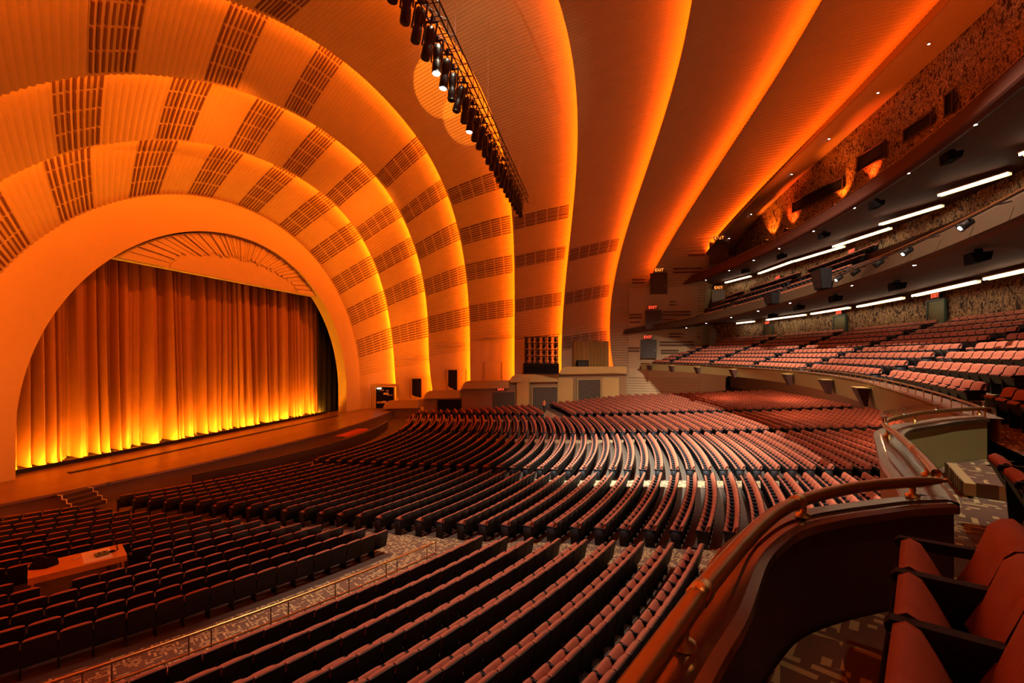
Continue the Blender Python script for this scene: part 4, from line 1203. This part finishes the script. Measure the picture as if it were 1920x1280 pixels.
# ------------------------------------------------------------------ tower of moving lights on the ledge
tx, ty, tz = -10.0, ledge_y(-10) + 0.2, -2.38
tw = thing('lighting_tower', 'black scaffold tower on the stepped ledge, stacked with dark stage lights', 'tower', (tx, ty, tz))
Ra = rotz(math.atan(0.12))
for sx in (-2.15, -0.7, 0.7, 2.15):
    MB().box((sx, 0, 2.5), (0.09, 0.09, 5.0)).obj('upright', BLACKMETAL, tw)
for lv_ in (1.55, 2.35, 3.2, 4.05, 4.85):
    MB().box((0, 0, lv_), (4.5, 0.09, 0.09)).obj('crossbar', BLACKMETAL, tw)
MB().box((0, 0, 0.06), (4.9, 1.0, 0.14)).obj('base', BLACKMETAL, tw)
MB().box((0, -0.15, 0.75), (4.7, 0.06, 1.3)).obj('skirt', BLACK, tw)
hb = MB(); hb.box((0, 0, 0.26), (0.34, 0.34, 0.12)); hm1 = hb.mesh('base_box', BLACKMETAL)
hb = MB(); hb.lathe([(0.10, 0.30), (0.17, 0.20), (0.19, -0.10), (0.16, -0.26)], (0, -0.05, -0.08), 8, (0, 0.5, 0.85)); hm2 = hb.mesh('head', BLACKMETAL, True)
hb = MB(); hb.box((-0.22, 0, 0.05), (0.05, 0.12, 0.42)).box((0.22, 0, 0.05), (0.05, 0.12, 0.42)); hm3 = hb.mesh('yoke', BLACKMETAL)
LEVN = ['lowest', 'second', 'middle', 'fourth', 'top']
for a_, lv_ in enumerate((1.55, 2.35, 3.2, 4.05, 4.85)):
    for b_ in range(6):
        t_ = thing('moving_light', 'dark moving stage light on the %s tower bar, %s from the left' % (LEVN[a_], ORD[b_]), 'stage light', (tx - 1.9 + 0.76 * b_, ty - 0.12, tz + lv_ - 0.36), rc.uniform(-0.4, 0.4), 'moving lights on the tower')
        for nm, me_ in (('base_box', hm1), ('head', hm2), ('yoke', hm3)):
            o = bpy.data.objects.new(nm, me_); o.parent = t_; COL.objects.link(o)
# draped opening with a loudspeaker beside the tower
dx = np.linspace(-6.2, -1.5, 120); zt_, zb3 = 2.05, -2.1
a_ = math.atan(0.47)
mb = MB()
P = [[(x, wall_y(x) - 1.35 + 0.34 * abs(math.sin(x * 6.3 + 0.9 * math.sin(x * 2))) , z) for x in dx] for z in (zb3, 0, zt_)]
mb.grid(P)
tag(mb.obj('gold_drape', mat('gold_drape', (0.30, 0.17, 0.045), 0.7), smooth=True), 'gold drape filling the opening beside the lighting tower', 'curtain')
lsp = thing('loudspeaker', 'black loudspeaker standing before the gold drape on the ledge', 'loudspeaker', (-4.9, ledge_y(-4.9) + 0.9, -2.3))
mb = MB(); mb.box((0, 0, 0.95), (1.5, 0.9, 1.5), R=rotz(0.3)); mb.obj('cabinet', BLACK, lsp)
MB().box((0.12, -0.47, 0.95), (1.3, 0.04, 1.3), R=rotz(0.3)).obj('grille', BLACKMETAL, lsp)
MB().box((0, 0, 0.1), (0.9, 0.7, 0.2)).obj('stand', BLACKMETAL, lsp)

# ------------------------------------------------------------------ brass aisle railing behind the near front block
RA = 52.35
pa0, pa1 = phi_at(RA, 3.0), phi_at(RA, 14.5)
ar = thing('aisle_railing', 'brass aisle railing with slim balusters along the near cross aisle', 'railing', tuple(polar(RA, pa1, zfloor(RA, 15.0))))
def rz_(p, h): 
    q = polar(RA, p); q[2] = zfloor(RA, q[1]) + h; return q
ps = np.linspace(pa0, pa1, 60)
mb = MB(); mb.tube([rz_(p, 0.86) for p in ps], 0.032, 8); mb.obj('top_rail', GOLD, ar, smooth=True, world=True)
for h_, m_ in ((0.47, WHITEPAPER), (0.10, WHITEPAPER)):
    mb = MB(); mb.tube([rz_(p, h_) for p in ps], 0.024, 6); mb.obj('lower_rail', mat('pale_brass', (0.80, 0.62, 0.34), 0.3, metal=1.0), ar, smooth=True, world=True)
npost = int((pa1 - pa0) * RA / 0.42)
for k in range(npost + 1):
    p = pa1 - k * (pa1 - pa0) / npost
    tall = k % 4 in (0, 1)
    mb = MB(); mb.tube([rz_(p, 0.0 if tall else 0.10), rz_(p, 0.86 if tall else 0.47)], 0.015, 6, caps=False)
    mb.obj('post' if tall else 'baluster', BRONZE, ar, world=True)

# ------------------------------------------------------------------ desk among the near front seats
dx_, dy_ = -16.2, 10.55
dph = math.atan2(dy_ - YC, dx_ - CX)
dz = zfloor(pol_of(dx_, dy_)[0], dy_)
dk = thing('production_desk', 'bare orange-brown plywood desk laid across the near front seats', 'desk', (dx_, dy_, dz), dph)
MB().box((0, 0, 0.92), (1.25, 2.15, 0.035)).obj('desk_top', DESKWOOD, dk)
MB().box((0.61, 0, 0.83), (0.03, 2.15, 0.16)).obj('apron', DESKWOOD, dk)
for sx in (-0.55, 0.55):
    for sy in (-0.98, 0.98):
        MB().box((sx, sy, 0.45), (0.06, 0.06, 0.90)).obj('leg', DESKWOOD, dk)
def on_desk(lx, ly, h=0.938):
    return (dx_ + lx * math.cos(dph) - ly * math.sin(dph), dy_ + lx * math.sin(dph) + ly * math.cos(dph), dz + h)
o = MB().box((0, 0, 0.003), (1.05, 0.66, 0.006)).obj('paper_sheet', WHITEPAPER); o.location = on_desk(-0.02, 0.42); o.rotation_euler = (0, 0, dph)
tag(o, 'pale square sheet of paper lying on the plywood desk', 'paper')
cn = thing('control_box', 'small green control box with buttons resting on the pale sheet', 'controller', on_desk(0.10, 0.52, 0.946), dph + 0.15)
MB().box((0, 0, 0.04), (0.22, 0.32, 0.08)).obj('case', GREENPLASTIC, cn)
for k in range(6): MB().box((-0.05 + 0.05 * (k % 3), -0.06 + 0.12 * (k // 3), 0.085), (0.025, 0.03, 0.014)).obj('button', BLACK, cn)
MB().box((0.02, 0.22, 0.05), (0.05, 0.16, 0.04)).obj('grip', BLACK, cn)
cab = MB(); cab.tube([on_desk(0.1, 0.72, 0.97), on_desk(0.02, 0.85, 0.95), on_desk(-0.12, 0.93, 0.95), on_desk(-0.35, 0.92, 0.95), on_desk(-0.58, 0.95, 0.95)], 0.014, 6)
tag(cab.obj('cable', BLACK, smooth=True), 'black cable trailing from the green control box across the desk', 'cable')
pen = MB(); pen.tube([on_desk(-0.05, -0.12, 0.955), on_desk(-0.18, 0.04, 0.955)], 0.016, 6)
tag(pen.obj('torch', WHITEPAPER, smooth=True), 'slim pale torch lying on the desk left of the paper', 'torch')
hs = thing('headset_bag', 'black crumpled bag at the left end of the plywood desk', 'bag', on_desk(-0.22, -0.72), dph)
mb = MB(); nu, nv = 9, 14
P = [[((0.30 + 0.03 * math.sin(5 * v + u)) * math.cos(v) * math.sin(u), (0.33 + 0.04 * math.sin(3 * v)) * math.sin(v) * math.sin(u), 0.24 * (1 + 0.15 * math.sin(4 * v)) * math.cos(u)) for v in np.linspace(0, 2 * math.pi, nv, endpoint=False)] for u in np.linspace(0.05, math.pi / 2, nu)]
mb.grid(P, closed_v=True); mb.obj('body', BLACK, hs, smooth=True)
MB().tube([(-0.1, -0.2, 0.15), (0.0, -0.25, 0.3), (0.1, -0.1, 0.33), (0.15, 0.1, 0.2)], 0.02, 6).obj('strap', BLACKMETAL, hs, smooth=True)

# ------------------------------------------------------------------ usher standing in the far cross aisle
def skin_body(name, joints, edges, radii, m, parent, root=0, sub=2):
    me = bpy.data.meshes.new(name); me.from_pydata(joints, edges, []); me.materials.append(m)
    o = bpy.data.objects.new(name, me); o.parent = parent; COL.objects.link(o)
    sk = o.modifiers.new('skin', 'SKIN'); sk.use_smooth_shade = True
    for i, r in enumerate(radii):
        v = me.skin_vertices[0].data[i]; v.radius = (r, r * 0.85) if not isinstance(r, tuple) else r; v.use_root = (i == root)
    ss = o.modifiers.new('sub', 'SUBSURF'); ss.levels = sub; ss.render_levels = sub
    return o
ux, uy = -9.1, 55.8
us = thing('person', 'person in dark trousers and orange top standing in the far cross aisle', 'person', (ux, uy, zfloor(pol_of(ux, uy)[0], uy)), -0.9)
J = [(0, 0, 0.95), (0, 0, 1.15), (0, 0, 1.38), (0, 0, 1.50), (0, 0, 1.60), (0, 0, 1.70),
     (-0.10, 0, 0.88), (-0.11, -0.02, 0.48), (-0.11, 0.02, 0.08), (-0.11, -0.12, 0.03),
     (0.10, 0, 0.88), (0.12, 0.0, 0.48), (0.12, 0.03, 0.08), (0.12, -0.11, 0.03),
     (-0.19, 0, 1.40), (-0.25, 0.0, 1.12), (-0.22, -0.16, 0.92), (0.19, 0, 1.40), (0.25, 0.0, 1.12), (0.22, -0.16, 0.92)]
Ed = [(0, 1), (1, 2), (2, 3), (3, 4), (4, 5), (0, 6), (6, 7), (7, 8), (8, 9), (0, 10), (10, 11), (11, 12), (12, 13), (2, 14), (14, 15), (15, 16), (2, 17), (17, 18), (18, 19)]
Rd = [0.14, 0.13, 0.15, 0.06, 0.10, 0.085, 0.10, 0.065, 0.045, 0.04, 0.10, 0.065, 0.045, 0.04, 0.065, 0.045, 0.035, 0.065, 0.045, 0.035]
skin_body('body', J, Ed, Rd, SKIN, us)
skin_body('trousers', [J[0], (-0.10, 0, 0.88), (-0.11, -0.02, 0.48), (-0.11, 0.02, 0.06), (0.10, 0, 0.88), (0.12, 0, 0.48), (0.12, 0.03, 0.06)], [(0, 1), (1, 2), (2, 3), (0, 4), (4, 5), (5, 6)], [0.165, 0.12, 0.09, 0.07, 0.12, 0.09, 0.07], DARKCLOTH, us)
skin_body('top', [(0, 0, 0.93), (0, 0, 1.15), (0, 0, 1.40), (-0.20, 0, 1.40), (-0.25, 0, 1.16), (0.20, 0, 1.40), (0.25, 0, 1.16)], [(0, 1), (1, 2), (2, 3), (3, 4), (2, 5), (5, 6)], [0.17, 0.155, 0.17, 0.085, 0.065, 0.085, 0.065], ORANGECLOTH, us)
mb = MB(); mb.lathe([(0.02, 0.125), (0.08, 0.105), (0.108, 0.05), (0.110, -0.01), (0.10, -0.04)], (0, 0.015, 1.66), 10); mb.obj('hair', mat('hair', (0.05, 0.03, 0.02), 0.7), us, smooth=True)

# ------------------------------------------------------------------ things on the mezzanine fronts and soffits
BR = [(3.66, 62.4, 0.0), (6.1, 57.4, 0), (8.2, 51.6, 0), (9.9, 43.8, 0), (10.8, 32.9, 0), (10.4, 26.3, 0), (9.7, 21.1, 0)]
for j, (x, y, _) in enumerate(BR):
    p = phi_at(RF, y); q = polar(RF - 0.02, p, zl(y) - 0.22)
    t_ = thing('front_bracket', 'wedge-shaped lamp box with a dark face on the mezzanine front, %s from the far end' % ORD[j], 'bracket', tuple(q), p, 'lamp boxes on the mezzanine front')
    h_ = 0.72
    mb = MB()
    V = [(0, -0.42, 0), (-0.42, -0.42, 0.0), (-0.42, 0.42, 0.0), (0, 0.42, 0), (0, -0.25, -h_), (-0.12, -0.25, -h_), (-0.12, 0.25, -h_), (0, 0.25, -h_), (-0.42, -0.42, 0.03), (-0.42, 0.42, 0.03), (0, 0.42, 0.03), (0, -0.42, 0.03)]
    mb.add(V, [(1, 2, 6, 5), (2, 3, 7, 6), (0, 1, 5, 4), (4, 5, 6, 7)]); mb.obj('shaded_face', mat('bracket_shaded', (0.045, 0.013, 0.010), 0.6), t_)  # face colour darkened to put its shade into the material
    mb = MB(); mb.add(V, [(8, 9, 10, 11), (1, 8, 11, 0), (1, 2, 9, 8), (2, 3, 10, 9), (0, 3, 2, 1)]); mb.obj('top_plate', OLIVE, t_)
def soffit_speaker(x, y, z, label, s_=1.0):
    p = pol_of(x, y)[1]
    t_ = thing('ceiling_speaker', label, 'loudspeaker', (x, y, z), p, 'speakers hung under the balconies')
    V = [(-0.42 * s_, -0.32 * s_, -0.1), (0.42 * s_, -0.32 * s_, -0.1), (0.42 * s_, 0.32 * s_, -0.1), (-0.42 * s_, 0.32 * s_, -0.1), (-0.30 * s_, -0.5 * s_, -0.62 * s_), (0.25 * s_, -0.5 * s_, -0.52 * s_), (0.25 * s_, 0.5 * s_, -0.52 * s_), (-0.30 * s_, 0.5 * s_, -0.62 * s_)]
    mb = MB(); mb.add(V, [(3, 2, 1, 0), (4, 5, 6, 7), (0, 1, 5, 4), (1, 2, 6, 5), (2, 3, 7, 6), (3, 0, 4, 7)]); mb.obj('cabinet', BLACK, t_)
    MB().box((0, 0, -0.02), (0.3 * s_, 0.15 * s_, 0.2)).obj('mount', BLACKMETAL, t_)
for j, (x, y) in enumerate(((14.2, 22.4), (15.5, 30.5), (14.7, 36.2), (14.4, 42.0), (14.9, 50.2))):
    soffit_speaker(x, y, 4.28, 'black wedge speaker under the lower balcony, %s from the right edge' % ORD[j], 0.85)
for j, (x, y) in enumerate(((15.55, 26.2), (15.8, 33.3), (15.8, 40.9), (15.2, 48.6), (13.8, 56.0))):
    soffit_speaker(x, y, 9.85, 'black wedge speaker under the upper balcony, %s from the right edge' % ORD[j], 0.85)
# downlights
dl_r = MB(); dl_r.lathe([(0.09, -0.02), (0.10, -0.05), (0.085, -0.05)], (0, 0, 0), 10); DLR = dl_r.mesh('trim_ring', BLACKMETAL)
dl_l = MB(); dl_l.lathe([(0.07, -0.035), (0.068, -0.055)], (0, 0, 0), 10); DLL = dl_l.mesh('lens', DOWN)
def downlight(x, y, z, label, grp):
    t_ = thing('downlight', label, 'downlight', (x, y, z), 0, grp)
    for nm, me_ in (('trim_ring', DLR), ('lens', DLL)):
        o = bpy.data.objects.new(nm, me_); o.parent = t_; COL.objects.link(o)
for j, (x, y) in enumerate(((21.0, 33.1), (20.8, 38.2), (20.3, 43.2), (19.6, 48.6), (18.4, 53.4), (16.6, 58.8), (15.4, 62.0))):
    S_ = np.linspace(0, 0.5, 400); u = 0.45
    P = band_surface(9, S_, 0.5)
    # nearest point of the rear ceiling strip
    k = int(np.argmin((P[:, 1] - y) ** 2))
    z = P[k, 2]; downlight(P[k, 0], P[k, 1], z - 0.02, 'bright pin downlight in the orange ceiling strip, %s from the camera side' % ORD[j], 'downlights in the ceiling strip')
for j, y in enumerate((16.5, 23.8, 29.5, 35.6, 41.2, 46.6, 51.0, 55.5, 60.0)):
    p = phi_at(70.6, y); q = polar(70.62, p, z3(y) + 0.02); downlight(q[0], q[1], q[2], 'bright pin downlight under the upper balcony lip, %s from the camera side' % ORD[j], 'downlights under the upper balcony')
for j, y in enumerate((26.0, 33.0, 42.0, 47.5, 52.5, 57.5, 61.5)):
    p = phi_at(69.3, y); q = polar(69.3, p, z2(y) + 0.0); downlight(q[0], q[1], q[2], 'tiny pin downlight under the lower balcony lip, %s from the camera side' % ORD[j], 'downlights under the lower balcony')
# fluorescent strips, each set on a slant at the back of the soffit
FL2 = [((13.84, 64.0), (15.55, 59.4)), ((15.5, 57.6), (16.8, 51.0)), ((16.9, 51.0), (19.0, 45.0)), ((17.96, 44.9), (19.8, 39.4)), ((18.2, 38.1), (20.1, 34.2)), ((18.28, 32.0), (20.0, 28.9)), ((18.29, 26.4), (19.9, 23.2))]
FL1 = [((16.2, 62.5), (16.9, 59.2)), ((17.3, 56.9), (17.85, 50.4)), ((18.3, 49.6), (18.7, 43.8)), ((19.0, 43.1), (19.2, 37.3)), ((19.2, 36.2), (18.9, 30.0)), ((18.7, 29.2), (18.5, 24.0))]
def fluo(a, b, z, label, grp):
    def pull(q):
        r, p = pol_of(*q); return polar(min(r, 74.75), p)[:2]
    a, b = pull(a), pull(b); c = (a + b) / 2; L_ = np.linalg.norm(b - a); an = math.atan2(b[1] - a[1], b[0] - a[0])
    t_ = thing('strip_light', label, 'strip light', (c[0], c[1], z), an, grp)
    MB().box((0, 0.12, 0.02), (L_, 0.30, 0.06)).box((0, 0.26, -0.07), (L_, 0.04, 0.16)).obj('reflector', mat('cream_reflector', (0.6, 0.5, 0.34), 0.5), t_)
    n = max(1, int(L_ / 1.25)); l_ = L_ / n
    for k in range(n):
        mb = MB(); mb.tube([(-L_ / 2 + l_ * k + 0.03, 0.04, -0.085), (-L_ / 2 + l_ * (k + 1) - 0.03, 0.04, -0.085)], 0.055, 6); mb.obj('tube', FLUO, t_, smooth=True)
for j, (a, b) in enumerate(FL2): fluo(a, b, 9.56, 'glowing fluorescent strip under the upper balcony, %s from the far wall' % ORD[j], 'strip lights under the upper balcony')
for j, (a, b) in enumerate(FL1): fluo(a, b, 4.13, 'glowing fluorescent strip under the lower balcony, %s from the far wall' % ORD[j], 'strip lights under the lower balcony')
# pipe with theatre lamps on the lower balcony front
pipe = MB(); pz = lambda y: z2(y) + 0.62
pipe.tube([polar(68.55, phi_at(68.55, y), pz(y)) for y in np.linspace(12, 33.4, 40)], 0.035, 6)
pp = thing('front_pipe', 'black pipe on brackets along the lower balcony front', 'pipe', (12.0, 30.0, 5.0))
pipe.obj('pipe', BLACKMETAL, pp, smooth=True, world=True)
for y in np.linspace(13, 33, 9):
    q = polar(68.55, phi_at(68.55, y), pz(y)); r_ = polar(69.0, phi_at(69, y), pz(y) + 0.1)
    MB().tube([q, r_], 0.025, 5).obj('bracket', BLACKMETAL, pp, world=True)
for j, y in enumerate((19.6, 24.6, 27.6, 30.4, 32.6)):
    q = polar(68.45, phi_at(68.45, y), pz(y) - 0.22); p = phi_at(68.45, y)
    t_ = thing('balcony_lamp', 'black lamp clamped to the lower balcony front pipe, %s from the camera side' % ORD[j], 'stage light', tuple(q), p, 'lamps on the lower balcony pipe')
    mb = MB(); mb.lathe([(0.06, 0.22), (0.13, 0.18), (0.14, -0.10), (0.17, -0.24)], (0, 0, 0), 9, (0.75, 0.0, 0.55)); mb.obj('body', BLACKMETAL, t_, smooth=True)
    mb = MB(); mb.lathe([(0.075, -0.235), (0.07, -0.25)], (0, 0, 0), 9, (0.75, 0, 0.55)); mb.obj('lens', COOLLENS if j in (0, 1, 4) else WINDOWDARK, t_)
    MB().box((0.02, 0, 0.16), (0.05, 0.32, 0.05)).obj('yoke', BLACKMETAL, t_)
# warm recessed lamps under the mezzanine above the rear orchestra rows
for j, (R_, p) in enumerate(((70.5, -0.18), (70.5, 0.0), (70.5, 0.18), (70.5, 0.36), (75.5, -0.1), (75.5, 0.1), (75.5, 0.3))):
    q = polar(R_, p, -2.45)
    l = bpy.data.lights.new('under_mezzanine_lamp', 'POINT'); l.energy = 520; l.color = (1, 0.40, 0.20); l.shadow_soft_size = 0.15
    o = bpy.data.objects.new('under_mezzanine_lamp', l); o.location = q; COL.objects.link(o)

# two dark box speakers standing on the lower balcony front
for j, (y, h_) in enumerate(((43.2, 0.9), (35.0, 1.3))):
    p = phi_at(68.75, y); q = polar(68.75, p, z2(y) + 0.05)
    t_ = thing('front_speaker', 'black trapezoid speaker on the lower balcony front, %s' % ('the smaller, nearer the far wall' if j == 0 else 'the larger, nearer the camera'), 'loudspeaker', tuple(q), p, 'speakers on the lower balcony front')
    V = [(-0.55, -0.6, 0), (-0.02, -0.6, 0), (-0.02, 0.6, 0), (-0.55, 0.6, 0), (-0.75, -0.8, h_), (-0.05, -0.8, h_), (-0.05, 0.8, h_), (-0.75, 0.8, h_)]
    mb = MB(); mb.add(V, [(3, 2, 1, 0), (4, 5, 6, 7), (0, 1, 5, 4), (1, 2, 6, 5), (2, 3, 7, 6), (3, 0, 4, 7)]); mb.obj('cabinet', BLACK, t_)
    mb = MB(); mb.add([(-0.57, -0.52, 0.06), (-0.57, 0.52, 0.06), (-0.75, 0.70, h_ - 0.06), (-0.75, -0.70, h_ - 0.06)], [(0, 1, 2, 3)]); mb.obj('grille', BLACKMETAL, t_)

# added red lights without fixtures behind the upper balcony front, washing the rear ceiling strip
for y in (22.0, 31.0, 40.0, 49.0):
    q = polar(74.0, phi_at(74.0, y), 13.2)
    spot('rear_fill', tuple(q), (q[0] - 0.5, q[1], 24), 1500, (1, 0.12, 0.006), 120, 1.0, 0.2)
